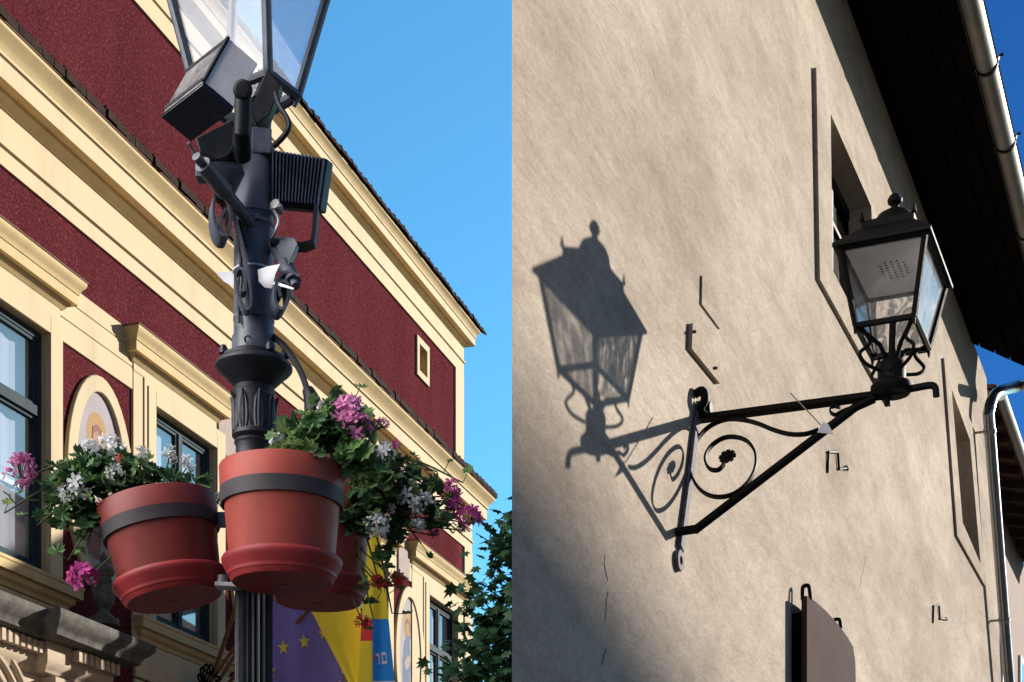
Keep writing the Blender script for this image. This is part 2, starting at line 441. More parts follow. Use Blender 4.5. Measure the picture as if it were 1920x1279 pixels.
M['paving'] = mat('dark_asphalt', (.07, .068, .066), .9, var=.15, scale=2, bump=.3, bscale=6)
M['slab'] = mat('pale_stone_slabs', (.55, .51, .45), .85, var=.12, scale=2)
M['otherwall'] = mat('grey_render', (.36, .33, .29), .9, var=.15, scale=1.5)
M['wood'] = mat('brown_pole_wood', (.22, .095, .05), .6, var=.25, scale=10)
M['rafter'] = mat('dark_rafter_wood', (.045, .030, .024), .85, var=.3)
M['lampglass'] = glass('caustic_streak_glass', (.93, .94, .95), .06, (.75, .77, .82), gloss=.05, pattern=.78, wav=17)  # streaked clearness imitates ripples of light cast through the panes
M['lampglass_clear'] = glass('clear_lantern_glass', (.95, .95, .95), .05, (.72, .74, .80), gloss=.05)
M['lampglass_sun'] = glass('sun_whitened_glass', (.93, .94, .95), .34, (.85, .88, .95), gloss=.10, pattern=.6, wav=17)  # milky film painted in for bright sun and sky on this pane
M['lampglass_left'] = glass('sky_tinted_lantern_glass', (.90, .93, .97), .20, (.58, .66, .82), gloss=.07)  # blue-white film painted in for reflected sky and cloud

# ================================================================== ground
g = MB()
g.add([(-300, -200, 0), (300, -200, 0), (300, 500, 0), (-300, 500, 0)], [(0, 1, 2, 3)])
tag(g.build('ground', M['paving']), kind='structure')

# ================================================================== PLASTER HOUSE (right half)
house = empty('plaster_house', FR.W(6, -1, 0), 'beige plastered house wall with deep small windows under black overhanging eaves', 'house')
def fq(px, py, n=0): return FR.P(px, py, n)
# outline of the wall; its far end leans a little
e_hi, e_lo = FR.at(1846, 632), FR.at(1877, 1279)
sl_ = (e_lo[0] - e_hi[0]) / (e_hi[1] - e_lo[1])
end_top = e_hi[0] - .6 * sl_
ZT = 8.66
end = lambda z: e_hi[0] + (e_hi[1] - max(z, 4.6)) * sl_
win1 = [FR.at(*p) for p in ((1550, 215), (1627, 388), (1640, 676), (1554, 508))]
win2 = [FR.at(*p) for p in ((1779, 730), (1814, 826), (1834, 1058), (1800, 980))]
outer = [(0, 0), (end(0), 0), (end(4.6), 4.6), (end(ZT), ZT), (0, ZT)]
w = MB()
loops = [[FR.W(s, 0, z) for s, z in l] for l in (outer, win1, win2)]
tri = tessellate_polygon(loops); flat = [p for l in loops for p in l]
w.add(flat, [tuple(t) for t in tri])
# body behind: end walls, back
B1 = FR.W(0, 0, 0) + Vector((1.9, 7.6, 0)); B2 = FR.W(13.2, -.9, 0)
def upz(p, z): return Vector((p.x, p.y, z))
for a, b_ in ((FR.W(0, 0, 0), B1), (B1, B2), (B2, FR.W(end(ZT) - .02, 0, 0))):
    w.add([a, b_, upz(b_, ZT), upz(a if a is not B2 else a, ZT)], [(0, 1, 2, 3)])
w.build('wall', M['plaster'], house)
for wi, (hole, sur, dep) in enumerate(((win1, ((1523, 128), (1530, 525), (1662, 772)), .15), (win2, ((1765, 672), (1790, 1005), (1843, 1117)), .42))):
    # deep reveal
    rv = MB()
    for i in range(4):
        a, b_ = hole[i], hole[(i+1) % 4]
        rv.add([FR.W(*a[:1], 0, a[1]), FR.W(b_[0], 0, b_[1]), FR.W(b_[0], -dep, b_[1]), FR.W(a[0], -dep, a[1])], [(0, 1, 2, 3)])
    wo_ = MB()
    fr = wo_
    s0, s1 = min(hole[0][0], hole[3][0]) - .05, max(hole[1][0], hole[2][0]) + .05
    z0, z1 = min(hole[2][1], hole[3][1]) - .05, max(hole[0][1], hole[1][1]) + .05
    fw = .07
    fr.fbox(FR, s0, s0+fw+.05, -dep-.05, -dep+.01, z0, z1); fr.fbox(FR, s1-fw-.05, s1, -dep-.05, -dep+.01, z0, z1)
    fr.fbox(FR, s0+fw+.05, s1-fw-.05, -dep-.05, -dep+.01, z0, z0+fw+.05); fr.fbox(FR, s0+fw+.05, s1-fw-.05, -dep-.05, -dep+.01, z1-fw-.05, z1)
    fr.fbox(FR, (s0+s1)/2-.03, (s0+s1)/2+.03, -dep-.045, -dep+.006, z0+fw+.05, z1-fw-.05)
    for q in (.36, .68):
        zz = z0 + (z1 - z0) * q
        fr.fbox(FR, s0+fw+.05, (s0+s1)/2-.03, -dep-.04, -dep+.002, zz-.015, zz+.015); fr.fbox(FR, (s0+s1)/2+.03, s1-fw-.05, -dep-.04, -dep+.002, zz-.015, zz+.015)
    wobj = fr.build('window', M['wrought'], house)
    rv.build('window_reveal', M['plaster'], wobj)
    gp = MB(); gp.fbox(FR, s0+.06, s1-.06, -dep-.032, -dep-.026, z0+.06, z1-.06)
    gp.build('pane', M['blackglass'], wobj)
    # raised plaster band round the opening
    a, b_, c = (FR.at(*p) for p in sur)
    d = (c[0] - (b_[0] - a[0]), a[1] + .0)
    ring = [a, d, (c[0], b_[1]), b_]
    ring[2] = (c[0], b_[1])
    sr = MB(); TH = .027
    lo = [[FR.W(s, .0, z) for s, z in ring], [FR.W(s, 0, z) for s, z in hole]]
    sr.sheet(lo, NR * TH)
    sr.build('window_surround', M['plaster'], wobj)
# eaves: sloping soffit boards, verge, gutter
Zj, SL, OV, S_END = 8.62, .03, .735, 12.6
skew = lambda n: 12.6 + 1.9 * n
ev = MB()
nb = 7
for i in range(nb):
    n0, n1 = -.2 + (OV + .2) * i / nb, -.2 + (OV + .2) * (i + 1) / nb - .012
    ev.add([FR.W(s, n, Zj - SL * n + dz) for s, n in [(q, n) if q < 0 else (skew(n), n) for q in (-.6, S_END) for n in (n0, n1)] for dz in (0, .03)],
           [(0,1,3,2),(4,6,7,5),(0,4,5,1),(2,3,7,6),(0,2,6,4),(1,5,7,3)])
ev.add([FR.W(s, n, Zj - SL * n + .035 + dz) for s, n in [(q, n) if q < 0 else (skew(n), n) for q in (-.6, S_END) for n in (-.2, OV)] for dz in (0, .06)],
       [(0,1,3,2),(4,6,7,5),(0,4,5,1),(2,3,7,6),(0,2,6,4),(1,5,7,3)])
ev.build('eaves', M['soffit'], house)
rf = MB()
ridge_n = -.8
V = [FR.W(-.6, OV + .05, Zj - SL * OV + .11), FR.W(skew(OV), OV + .05, Zj - SL * OV + .11), FR.W(S_END + .05, ridge_n, Zj + .95), FR.W(2.6, ridge_n, Zj + .95)]
rf.sheet([V], UP * .10)
V2 = [FR.W(S_END + .05, ridge_n, Zj + .95), FR.W(2.6, ridge_n, Zj + .95), B1 + UP * Zj, B2 + UP * Zj]
rf.sheet([V2], UP * .10)
rf.build('roof', M['tile'], house)
gt = MB(); GR = .075
gn, gz = OV + GR + .0, Zj - SL * OV + .03
prof = [(gn + GR * math.cos(a), gz + GR * math.sin(a)) for a in [math.pi + math.pi * i / 14 for i in range(15)]]
prof += [(gn + GR + .012, gz + .006), (gn + GR + .006, gz + .014)]
gt.add([FR.W(s, n, z) for s in (-.7, skew(OV) + .1) for n, z in prof], [(i, i+1, len(prof)+i+1, len(prof)+i) for i in range(len(prof)-1)], smooth=True)
inn = [(gn + (GR - .006) * math.cos(a), gz + (GR - .006) * math.sin(a)) for a in [math.pi + math.pi * i / 14 for i in range(15)]]
gt.add([FR.W(s, n, z) for s in (-.7, skew(OV) + .1) for n, z in inn], [(i, i+1, 15+i+1, 15+i) for i in range(14)], smooth=True)
gob = gt.build('gutter', M['gutter'], house)
for (px, py) in ((1850, 105), (1885, 258), (1925, 400)):
    s = FR.at(px, py, gn)[0]
    c = MB()
    ring = [FR.W(s, gn + (GR + .006) * math.cos(a), gz + (GR + .006) * math.sin(a)) for a in [math.pi * .95 + math.pi * 1.1 * i / 14 for i in range(15)]]
    ring += [FR.W(s, gn + GR + .02, gz + .05), FR.W(s, gn + GR + .05, gz + .055)]
    c.bar(ring, DR * .016, .004)
    c.build('clip', M['wrought'], gob)
# downpipe: from the gutter back to the wall end and down
dp = MB()
tpx = FR.W(end(6.7) - .10, .16, 6.75)
pts = [FR.P(1960, 700, .75), FR.P(1915, 722, .42), FR.P(1868, 738, .22), FR.P(1853, 775, .16)]
low = FR.P(1892, 1279, .16)
dirn = (low - pts[-1])
path = spline(pts, 6) + [pts[-1] + dirn * q for q in (.1, .5, 1.0)]
path.append(low + dirn * ((low.z - .05) / max(.01, (pts[-1].z - low.z))))
dp.tube(path, .062, 20)
dob = dp.build('downpipe', M['pipe'], house)
for q in (.06, .75):
    cc = MB(); c0 = pts[-1] + dirn * q; ax = dirn.normalized()
    cc.lathe([(.064, -.02), (.070, -.02), (.070, .02), (.064, .02)], c0, 20, axis=ax)
    cc.bar([c0 - NR * .06, c0 - NR * .17], ax * .012, .006)
    cc.build('pipe_clamp', M['steel'], dob)
# shallow render plates left from old fixings, and chips in the plaster
for k, (L_, n) in enumerate(((((1313, 517), (1312, 571), (1347, 611)), .010), (((1290, 607), (1288, 655), (1342, 707)), .024))):
    a, b_, c = (FR.at(*p) for p in L_)
    sq = [a, (c[0], a[1]), (c[0], b_[1]), b_]
    pl = MB(); pl.sheet([[FR.W(s, 0.0005, z) for s, z in sq]], NR * n)
    pl.build('render_plate', M['plaster'], house, bevel=.003)
    if k == 1:
        for (hx, hy) in ((1303, 622), (1343, 690)):
            hk = MB(); hk.tube([FR.P(hx, hy, .0), FR.P(hx, hy, .035), FR.P(hx, hy, .036)], .008, 8)
            hk.build('screw', M['rust'], house)
def chip(pts, name='plaster_chip', m='patch', n=.003):
    c = MB(); c.sheet([[FR.P(*p) + NR * .001 for p in pts]], NR * n); c.build(name, M[m], house)
0 and chip([(1137, 162), (1141, 168), (1148, 192), (1150, 200), (1146, 199), (1141, 182)])
0 and chip([(1404, 1014), (1408, 1013), (1413, 1020), (1417, 1027), (1416, 1036), (1421, 1044), (1417, 1047), (1412, 1040), (1409, 1029), (1405, 1024)])
def crackline(pts, wd=1.0):
    c = MB(); P_ = [FR.P(*p) + NR * .0015 for p in pts]
    c.bar(P_, DR * .0016 * wd, .0012) if False else c.tube(P_, .0022 * wd, 5)
    c.build('plaster_crack', M['crack'], house)
def jag(pts, n, amp):
    out = []
    for (x0, y0), (x1, y1) in zip(pts, pts[1:]):
        for k in range(n):
            t = k / n; out.append((x0 + (x1 - x0) * t + random.uniform(-amp, amp), y0 + (y1 - y0) * t + random.uniform(-amp, amp)))
    return out + [pts[-1]]
crackline(jag([(1133, 1043), (1134, 1062), (1139, 1090)], 5, 1.3), .55)
crackline(jag([(1138, 1112), (1136, 1145), (1134, 1165)], 5, 1.3), .6)
crackline(jag([(1135, 1218), (1130, 1232), (1128, 1248)], 4, 1.2), 1.0)
0 and crackline(jag([(1168, 1027), (1185, 1032), (1200, 1048), (1222, 1055), (1252, 1060)], 5, 2.2), .35)
0 and crackline(jag([(1200, 1048), (1195, 1066), (1201, 1082)], 4, 2.0), .3)
crackline(jag([(1622, 1042), (1618, 1070), (1610, 1105)], 5, 1.2), .35)

# ---------------------------------------------------------------- wall lantern
R1, R2 = FR.P(1308, 786), FR.P(1267, 998)
lampo = empty('wall_lantern', R1, 'black wrought iron wall lantern on a scrolled bracket fixed to the beige plaster wall', 'lantern')
bn = (R1 - R2).cross(NR).normalized()
if bn.dot(DR) < 0: bn = -bn
def bp(px, py): return ray_plane(px, py, R1, bn)
br = MB()
tipP = bp(1735, 737)
br.bar([R1 - NR * .03, bp(1672, 738)], bn * .018, .017)
armo = br.build('arm', M['wrought'], lampo, bevel=.002)
b2 = MB()
b2.bar([R2 - NR * .03, bp(1306, 992)], bn * .016, .015)
b2.bar([bp(1302, 995), bp(1606, 762)], bn * .016, .015)
b2.bar([bp(1600, 766), bp(1640, 748)], bn * .016, .012)
b2.build('brace', M['wrought'], lampo, bevel=.002)
sc = MB()
spi = [(1535, 806), (1510, 814), (1480, 814), (1450, 806), (1420, 794), (1390, 787), (1360, 787), (1330, 800), (1309, 822), (1296, 850), (1294, 878), (1302, 904), (1320, 924), (1346, 932), (1376, 926), (1402, 905), (1416, 878), (1416, 850), (1403, 829), (1382, 820), (1358, 821), (1336, 834), (1324, 852), (1323, 868), (1332, 880), (1347, 881), (1358, 870)]
sc.bar(spline([bp(*p) for p in spi], 5), bn * .011, .0055)
sc.bar(spline([bp(*p) for p in ((1575, 764), (1562, 762), (1557, 772), (1566, 778), (1578, 772), (1592, 766))], 4), bn * .009, .005)
sc.build('scroll', M['wrought'], lampo)
ro = MB(); rc = bp(1364, 856)
e1 = NR; e2 = bn.cross(NR).normalized()
for k in range(8):
    a = 2 * math.pi * k / 8
    d = e1 * math.cos(a) + e2 * math.sin(a); q = bn.cross(d)
    ro.sheet([[rc + d * .006 - q * .006 - bn * .006, rc + d * .03 - q * .014 - bn * .006, rc + d * .044 - q * .006 - bn * .006, rc + d * .04 - bn * .006, rc + d * .044 + q * .007 - bn * .006, rc + d * .03 + q * .013 - bn * .006, rc + d * .006 + q * .006 - bn * .006]], bn * .010)
ro.lathe([(0, -.012), (.016, -.012), (.016, .008), (.008, .016), (0, .016)], rc, 12, axis=bn)
ro.build('rosette', M['wrought'], lampo)
wb = MB()
wbp = [FR.P(*p) + NR * .014 for p in ((1306, 760), (1300, 800), (1291, 880), (1279, 970), (1271, 1030))]
wb.bar(wbp, (R2 - R1).normalized().cross(NR).normalized() * .028, .010)
rgc = FR.P(1269, 1052) + NR * .003
wb.lathe([(.020, 0), (.052, 0), (.052, .020), (.020, .020), (.020, 0)], rgc, 20, axis=NR)
wb.build('wall_bar', M['barmetal'], lampo, bevel=.003)
hd = MB()
hc = FR.P(1302, 748)
hd.tube(spline([hc + NR * .0 + UP * .02, hc + NR * .04 + UP * .035, hc + NR * .055 - UP * .01, hc + NR * .03 - UP * .06, hc + DR * .02 + NR * .05 - UP * .085], 5), .022, 10)
hd.lathe([(0, -.02), (.03, -.018), (.036, 0), (.03, .018), (0, .02)], FR.P(1313, 768) + NR * .04, 12, axis=NR)
hd.build('wall_knuckle', M['wrought'], lampo)
# lantern head; x outwards (NR), y along the wall (DR)
AX = bp(1672, 738)
lean = Vector((.02, .0, 0))
def LH(x, y, z): return AX + NR * x + DR * y + UP * z + lean * z
hk = MB()
hk.tube(spline([AX - NR * .05 + UP * .005, AX + NR * .10 + UP * .01, AX + NR * .18 + UP * .012, AX + NR * .205 - UP * .005, AX + NR * .21 - UP * .045], 5), .017, 10)
hk.tube([AX - DR * .0 - NR * .02 + UP * .0, AX - NR * .02 - UP * .055], .016, 10)
hk.build('arm_tip', M['wrought'], lampo)
cl = MB()
cl.lathe([(0, -.02), (.085, -.02), (.10, 0), (.10, .022), (.085, .035), (.066, .045), (.068, .12), (.060, .135), (.03, .14), (0, .14)], AX + UP * .015, 24)
cl.tube([AX + UP * .15, LH(0, 0, .36)], .018, 10)
cl.lathe([(0, 0), (.012, 0), (.012, .006), (0, .006)], AX - DR * .069 + UP * .10, 10, axis=-DR)
cl.build('collar', M['wrought'], lampo)
ZB, ZTp = .268, .605
bx, by, tx, ty = .135, .21, .195, .31
cage = MB()
for sx_ in (-1, 1):
    for sy_ in (-1, 1):
        c0 = LH(sx_ * .05, sy_ * .05, .10)
        cage.tube(spline([c0, LH(sx_ * .105, sy_ * .115, .12), LH(sx_ * .125, sy_ * .15, .16), LH(sx_ * .085, sy_ * .12, .215), LH(sx_ * bx * .9, sy_ * by * .9, ZB + .01)], 6), .009, 8)
        cage.tube([LH(sx_ * .02, sy_ * .02, .15), LH(sx_ * .05, sy_ * .06, .22), LH(sx_ * bx, sy_ * by, ZB)], .011, 8)
cage.build('cage_leg', M['wrought'], lampo)
def rod(m, a, b_, r=.013): m.tube([a, b_], r, 6, smooth=False)
frm = MB()
cs = [(1, -1), (1, 1), (-1, 1), (-1, -1)]
for i in range(4):
    a, b_ = cs[i], cs[(i+1) % 4]
    rod(frm, LH(a[0]*bx, a[1]*by, ZB), LH(b_[0]*bx, b_[1]*by, ZB), .015)
    rod(frm, LH(a[0]*tx, a[1]*ty, ZTp), LH(b_[0]*tx, b_[1]*ty, ZTp), .014)
    rod(frm, LH(a[0]*bx, a[1]*by, ZB), LH(a[0]*tx, a[1]*ty, ZTp), .015)
    frm.tube([LH(a[0]*bx, a[1]*by, ZB), LH(a[0]*bx*1.02, a[1]*by*1.02, ZB-.04)], [.013, .004], 6)
frm.build('frame', M['wrought'], lampo)
for i in range(4):
    a, b_ = cs[i], cs[(i+1) % 4]
    q = MB(); k = .97
    q.add([LH(a[0]*bx*k, a[1]*by*k, ZB+.012), LH(b_[0]*bx*k, b_[1]*by*k, ZB+.012), LH(b_[0]*tx*k, b_[1]*ty*k, ZTp-.01), LH(a[0]*tx*k, a[1]*ty*k, ZTp-.01)], [(0, 1, 2, 3)])
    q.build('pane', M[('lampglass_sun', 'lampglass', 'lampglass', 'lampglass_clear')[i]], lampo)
rfl = MB()
rfl.sheet([[LH(x*.90, y*.90, ZTp - .01) for x, y in ((tx, -ty), (tx, ty), (-tx, ty), (-tx, -ty))]], UP * .012)
ref = rfl.build('reflector', M['enamel'], lampo)
hol = MB()
for i in range(7):
    for j in range(5):
        if (i in (0, 6) and j in (0, 4)): continue
        hol.lathe([(.0, -.002), (.006, -.002), (.006, 0)], LH((j-2)*.028, (i-3)*.030, ZTp - .0105), 8)
hol.build('vent_holes', M['dark'], ref)
rof = MB()
def ringz(xx, yy, z): return [LH(xx*a, yy*b_, z) for a, b_ in cs]
lv = [(tx+.03, ty+.035, ZTp-.005), (tx+.03, ty+.035, ZTp+.012), (tx*.62, ty*.60, ZTp+.13), (tx*.62, ty*.60, ZTp+.163), (tx*.55, ty*.53, ZTp+.171)]
V = [p for l in lv for p in ringz(*l)]
rof.add(V, [(i*4+k, i*4+(k+1)%4, i*4+4+(k+1)%4, i*4+4+k) for i in range(4) for k in range(4)] + [(16, 17, 18, 19), (3, 2, 1, 0)])
for a, b_ in cs:
    rof.tube([LH(tx*.62*a, ty*.60*b_, ZTp+.16), LH(tx*.62*a, ty*.60*b_, ZTp+.205)], [.014, .004], 6)
dome = [(.105, 0), (.11, .015), (.10, .05), (.08, .08), (.045, .10), (.022, .108), (.018, .125), (.034, .14), (.036, .155), (.024, .175), (.010, .185), (0, .187)]
rof.lathe(dome, LH(0, 0, ZTp+.168), 20)
rof.build('lantern_roof', M['wrought'], lampo, bevel=.002)
bulb = None
#bulb.lathe([(0, 0), (.02, 0), (.022, .05), (.035, .09), (.04, .13), (.03, .17), (0, .185)], LH(0, 0, .34), 14)
#bulb.build('bulb', M['enamel'], lampo)
# bit of wire with a sagging metal tag caught on the brace
tg = MB(); tb = bp(1540, 802)
tg.tube([bp(1485, 741) - DR * .03, bp(1541, 800) - DR * .03], .0035, 6)
tgo = empty('wire_tag', tb, 'thin wire with a small grey triangular tag clipped to the lantern brace', 'tag')
tg.build('wire', M['steel'], tgo)
tg = MB(); tg.sheet([[bp(1535, 815) - DR * .03, bp(1546, 796) - DR * .03, bp(1556, 800) - DR * .03, bp(1566, 818) - DR * .03]], -DR * .004)
tg.build('tag_plate', M['paper'], tgo)

# bent iron hooks in the plaster
for i, (pts, lab) in enumerate(((((1550, 886), (1550, 848), (1568, 848), (1570, 880), (1583, 878)), 'bent black iron hook in the plaster below the tip of the lantern arm'),
                 (((1748, 1168), (1748, 1137), (1758, 1134), (1760, 1160), (1771, 1161)), 'small bent black iron hook in the plaster beside the brown shutter board'))):
    P_ = [FR.P(*p) for p in pts]
    hx = MB(); Q = [P_[0] - NR * .02, P_[0] + NR * .008, P_[1] + NR * .012, P_[2] + NR * .012, P_[3] + NR * .012, P_[4] + NR * .016]
    hx.tube(Q, .0095 if i == 0 else .010, 8)
    hx.tube([Q[-1] - DR * .02, Q[-1] + DR * .03], .014, 8)
    o = hx.build('wall_hook', M['wrought'], loc=P_[3]); tag(o, lab, 'hook', 'bent iron hooks in the plaster wall')

# brown arch-topped shutter board standing off the wall on iron eyes
sh = empty('shutter_board', FR.P(1560, 1279, .2), 'dusty brown arch topped board hung off the plaster wall below the lantern', 'shutter')
BN = .10
bpts = [(1513, 1400), (1513, 1117), (1530, 1128), (1550, 1146), (1570, 1168), (1588, 1192), (1600, 1213), (1604, 1240), (1608, 1400)]
bm_ = MB(); bm_.sheet([[FR.P(*p, BN) for p in bpts]], -NR * .035)
bm_.build('board', M['board'], sh, bevel=.004)
for (px, py, h) in ((1520, 1112, .065), (1577, 1170, .045)):
    q = MB(); c = FR.P(px, py, BN)
    q.tube(spline([c - NR * .05 - UP * h * .6, c - NR * .05 + UP * h * .5, c - NR * .035 + UP * h * .75, c - NR * .01 + UP * h * .6, c - NR * .0 - UP * h * .6], 5), .013, 8)
    q.build('eye_bracket', M['wrought'], sh)
bs = MB()
e0 = FR.at(1513, 1130, BN)
bs.fbox(FR, e0[0] + .02, e0[0] + .06, 0, BN - .036, 0.3, e0[1] - .05)
bs.build('shaded_recess_panel', M['soffit'], sh)  # black panel stands in for the shaded recess behind the board

# ---------------------------------------------------------------- neighbour beyond
nb_ = empty('neighbour_house', FR.W(16, 0, 0), 'brownish house with dark rafters and gutter beyond the zinc downpipe', 'house')
nw = MB()
ns0, ns1, nn, NZ = 17.9, 27.5, -.95, 9.95
nw.fbox(FR, ns0, ns1, -2.2, nn, 0, NZ - .1)
nw.build('wall', M['brownwall'], nb_)
ne = MB()
ne.add([FR.W(s, n, NZ - .25 * (n - nn) + dz) for s in (ns0 - .3, ns1) for n in (nn - .2, nn + .62) for dz in (0, .06)],
       [(0,1,3,2),(4,6,7,5),(0,4,5,1),(2,3,7,6),(0,2,6,4),(1,5,7,3)])
for k in range(12):
    s = ns0 - .2 + k * .8
    ne.add([FR.W(s + ds, n, NZ - .25 * (n - nn) + dz) for ds in (0, .12) for n in (nn + .01, nn + .58) for dz in (-.14, .004)],
           [(0,1,3,2),(4,6,7,5),(0,4,5,1),(2,3,7,6),(0,2,6,4),(1,5,7,3)])
ne.build('eaves', M['rafter'], nb_)
ng = MB(); ng.tube([FR.W(ns0 - .35, nn + .68, NZ - .18), FR.W(ns1, nn + .68, NZ - .18)], .075, 12); ng.build('gutter', M['gutter'], nb_)
nr = MB(); nr.sheet([[FR.W(ns0 - .3, nn + .62, NZ - .06), FR.W(ns1, nn + .62, NZ - .06), FR.W(ns1, -2.2, NZ + .3), FR.W(ns0 - .3, -2.2, NZ + .3)]], UP * .06); nr.build('roof', M['tile'], nb_)
for s in (20.5, 23.4, 26.3):
    nf = MB(); nf.fbox(FR, s, s + 1.1, nn - .05, nn + .05, 6.0, 7.9); wob = nf.build('window', M['white'], nb_)
    npn = MB(); npn.fbox(FR, s + .1, s + .52, nn + .051, nn + .056, 6.1, 7.8); npn.fbox(FR, s + .58, s + 1.0, nn + .051, nn + .056, 6.1, 7.8); npn.build('pane', M['blackglass'], wob)

# ================================================================== TOWN HALL (left half)
hall = empty('town_hall', FL.W(6, -2, 0), 'maroon roughcast town hall with cream mouldings, tall windows and painted oval niches', 'town hall')
T0 = -5.0
def ty(y): return (y - 15.2) / .9569        # depth on the facade plane -> distance along it
TC_UP = ty(28.3)                              # corner of the attic storey
TC_LO = ty(28.75)
DEPTH = 7.0
WINS = [(ty(14.45), ty(15.93), 1), (ty(17.93), ty(19.33), 1), (ty(23.35), ty(24.75), 1), (ty(26.55), ty(27.95), 1)]
ZW0, ZW1 = 5.71, 8.10
# lower storey wall with window holes
lw = MB()
ts = sorted([T0, TC_LO] + [t for w_ in WINS for t in w_[:2]])
for i in range(len(ts) - 1):
    a, b_ = ts[i], ts[i+1]
    hole = any(abs(a - w_[0]) < 1e-6 for w_ in WINS)
    for z0, z1 in ((0, ZW0), (ZW0, ZW1), (ZW1, 9.9)):
        if hole and z0 == ZW0: continue
        lw.add([FL.W(a, 0, z0), FL.W(b_, 0, z0), FL.W(b_, 0, z1), FL.W(a, 0, z1)], [(0, 1, 2, 3)])
lw.add([FL.W(TC_LO, 0, 0), FL.W(TC_LO, -DEPTH, 0), FL.W(TC_LO, -DEPTH, 9.9), FL.W(TC_LO, 0, 9.9)], [(0, 1, 2, 3)])
lw.add([FL.W(TC_LO, -DEPTH, 0), FL.W(T0, -DEPTH, 0), FL.W(T0, -DEPTH, 9.9), FL.W(TC_LO, -DEPTH, 9.9)], [(0, 1, 2, 3)])
lw.build('lower_wall', M['red'], hall)
uw = MB()
AT = (FL.at(779, 627), FL.at(802, 655), FL.at(801, 733), FL.at(780, 702))
uo = [(T0, 9.9), (TC_UP, 9.9), (TC_UP, 13.25), (T0, 13.25)]
ta0, ta1 = AT[0][0], AT[1][0]
za1, za0 = 1.6 + (HY - 627) / F * (OL.y + ta0 * .9569), 1.6 + (HY - 702) / F * (OL.y + ta0 * .9569)
win_at = [(ta0, za0), (ta1, za0), (ta1, za1), (ta0, za1)]
i_m = .11
hole_at = [(ta0 + i_m, za0 + i_m), (ta1 - i_m, za0 + i_m), (ta1 - i_m, za1 - i_m), (ta0 + i_m, za1 - i_m)]
lp = [[FL.W(t, 0, z) for t, z in l] for l in (uo, hole_at)]
uw.add([p for l in lp for p in l], [tuple(t) for t in tessellate_polygon(lp)])
uw.add([FL.W(TC_UP, 0, 9.9), FL.W(TC_UP, -DEPTH, 9.9), FL.W(TC_UP, -DEPTH, 13.25), FL.W(TC_UP, 0, 13.25)], [(0, 1, 2, 3)])
uw.build('attic_wall', M['red'], hall)
aw = MB(); aw.sheet([[FL.W(t, 0.001, z) for t, z in win_at], [FL.W(t, 0.001, z) for t, z in hole_at]], NL * .035)
awo = aw.build('attic_window', M['cream'], hall, bevel=.004)
av = MB()
for i in range(4):
    a, b_ = hole_at[i], hole_at[(i+1) % 4]
    av.add([FL.W(a[0], 0, a[1]), FL.W(b_[0], 0, b_[1]), FL.W(b_[0], -.3, b_[1]), FL.W(a[0], -.3, a[1])], [(0, 1, 2, 3)])
av.add([FL.W(t, -.3, z) for t, z in hole_at], [(0, 1, 2, 3)])
av.build('attic_recess', M['cream2'], awo)
# corner strips
cs_ = MB()
cs_.fbox(FL, TC_UP - .42, TC_UP + .035, -.5, .035, 10.45, 12.40); cs_.build('corner_strip', M['cream'], hall, bevel=.006)
cs_ = MB(); cs_.fbox(FL, TC_LO - .40, TC_LO + .035, -.5, .035, 0, 9.40); cs_.build('corner_strip', M['cream'], hall, bevel=.006)
# string cornice between the storeys, cream with ochre soffit
def mould(name, prof, t0, t1, m, ret=DEPTH, left=False, parent=None):
    b = MB(); b.sweep(FL, prof, t0, t1, ret, left=left)
    return b.build(name, M[m], parent or hall)
lower = mould('cornice', [(0, 9.40), (.025, 9.40), (.025, 9.565), (.055, 9.575), (.055, 9.60), (.03, 9.615), (.03, 9.93)], T0, TC_LO, 'cream')
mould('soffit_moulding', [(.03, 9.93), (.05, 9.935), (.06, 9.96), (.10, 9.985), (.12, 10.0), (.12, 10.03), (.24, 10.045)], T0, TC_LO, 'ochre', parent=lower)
mould('fascia', [(.24, 10.025), (.24, 10.21), (.245, 10.215), (.265, 10.22), (.265, 10.245), (.255, 10.25)], T0, TC_LO, 'cream', parent=lower)
mould('cyma', [(.255, 10.25), (.27, 10.29), (.295, 10.33), (.335, 10.37), (.36, 10.40), (.36, 10.435)], T0, TC_LO, 'cream2', parent=lower)
mould('lead_edge', [(.0, 10.435), (.37, 10.435), (.375, 10.447), (.0, 10.455)], T0, TC_LO, 'rust', parent=lower)
def tiles(name, t0, t1, n_out, z, n_in, rise, pitch=.19, th=.028):
    b = MB(); t = t0
    while t < t1 + n_out:
        d = random.uniform(-.008, .008); dn = random.uniform(-.012, .012)
        b.add([FL.W(t + k, n, zz) for k in (.004, pitch - .004) for n, zz in ((n_in, z + rise), (n_out + dn, z + d), (n_out + dn, z + d + th), (n_in, z + rise + th))],
              [(0,1,2,3),(7,6,5,4),(0,4,5,1),(1,5,6,2),(2,6,7,3)])
        c = FL.W(t, n_out + dn - .01, z + th + .002 + d); e = FL.W(t, n_in, z + rise + th + .002)
        b.tube([c, e], .024, 6)
        t += pitch
    # hip side
    b.add([FL.W(t1 + n_out, n_out, z), FL.W(t1 + n_out, -DEPTH, z), FL.W(t1 + n_in, -DEPTH, z + rise), FL.W(t1 + n_in, n_in, z + rise)], [(0, 1, 2, 3)])
    return b.build(name, M['tile'], hall, merge=False)
tiles('cornice_tiles', T0, TC_LO, .39, 10.455, -.05, .10, th=.085)
upper = mould('eaves_cornice', [(0, 12.40), (.03, 12.40), (.03, 12.62), (.055, 12.63), (.055, 12.66), (.03, 12.67), (.03, 12.90)], T0, TC_UP, 'cream')
mould('soffit_moulding', [(.03, 12.90), (.045, 12.91), (.055, 12.94), (.085, 12.96), (.09, 12.985), (.19, 12.99)], T0, TC_UP, 'ochre', parent=upper)
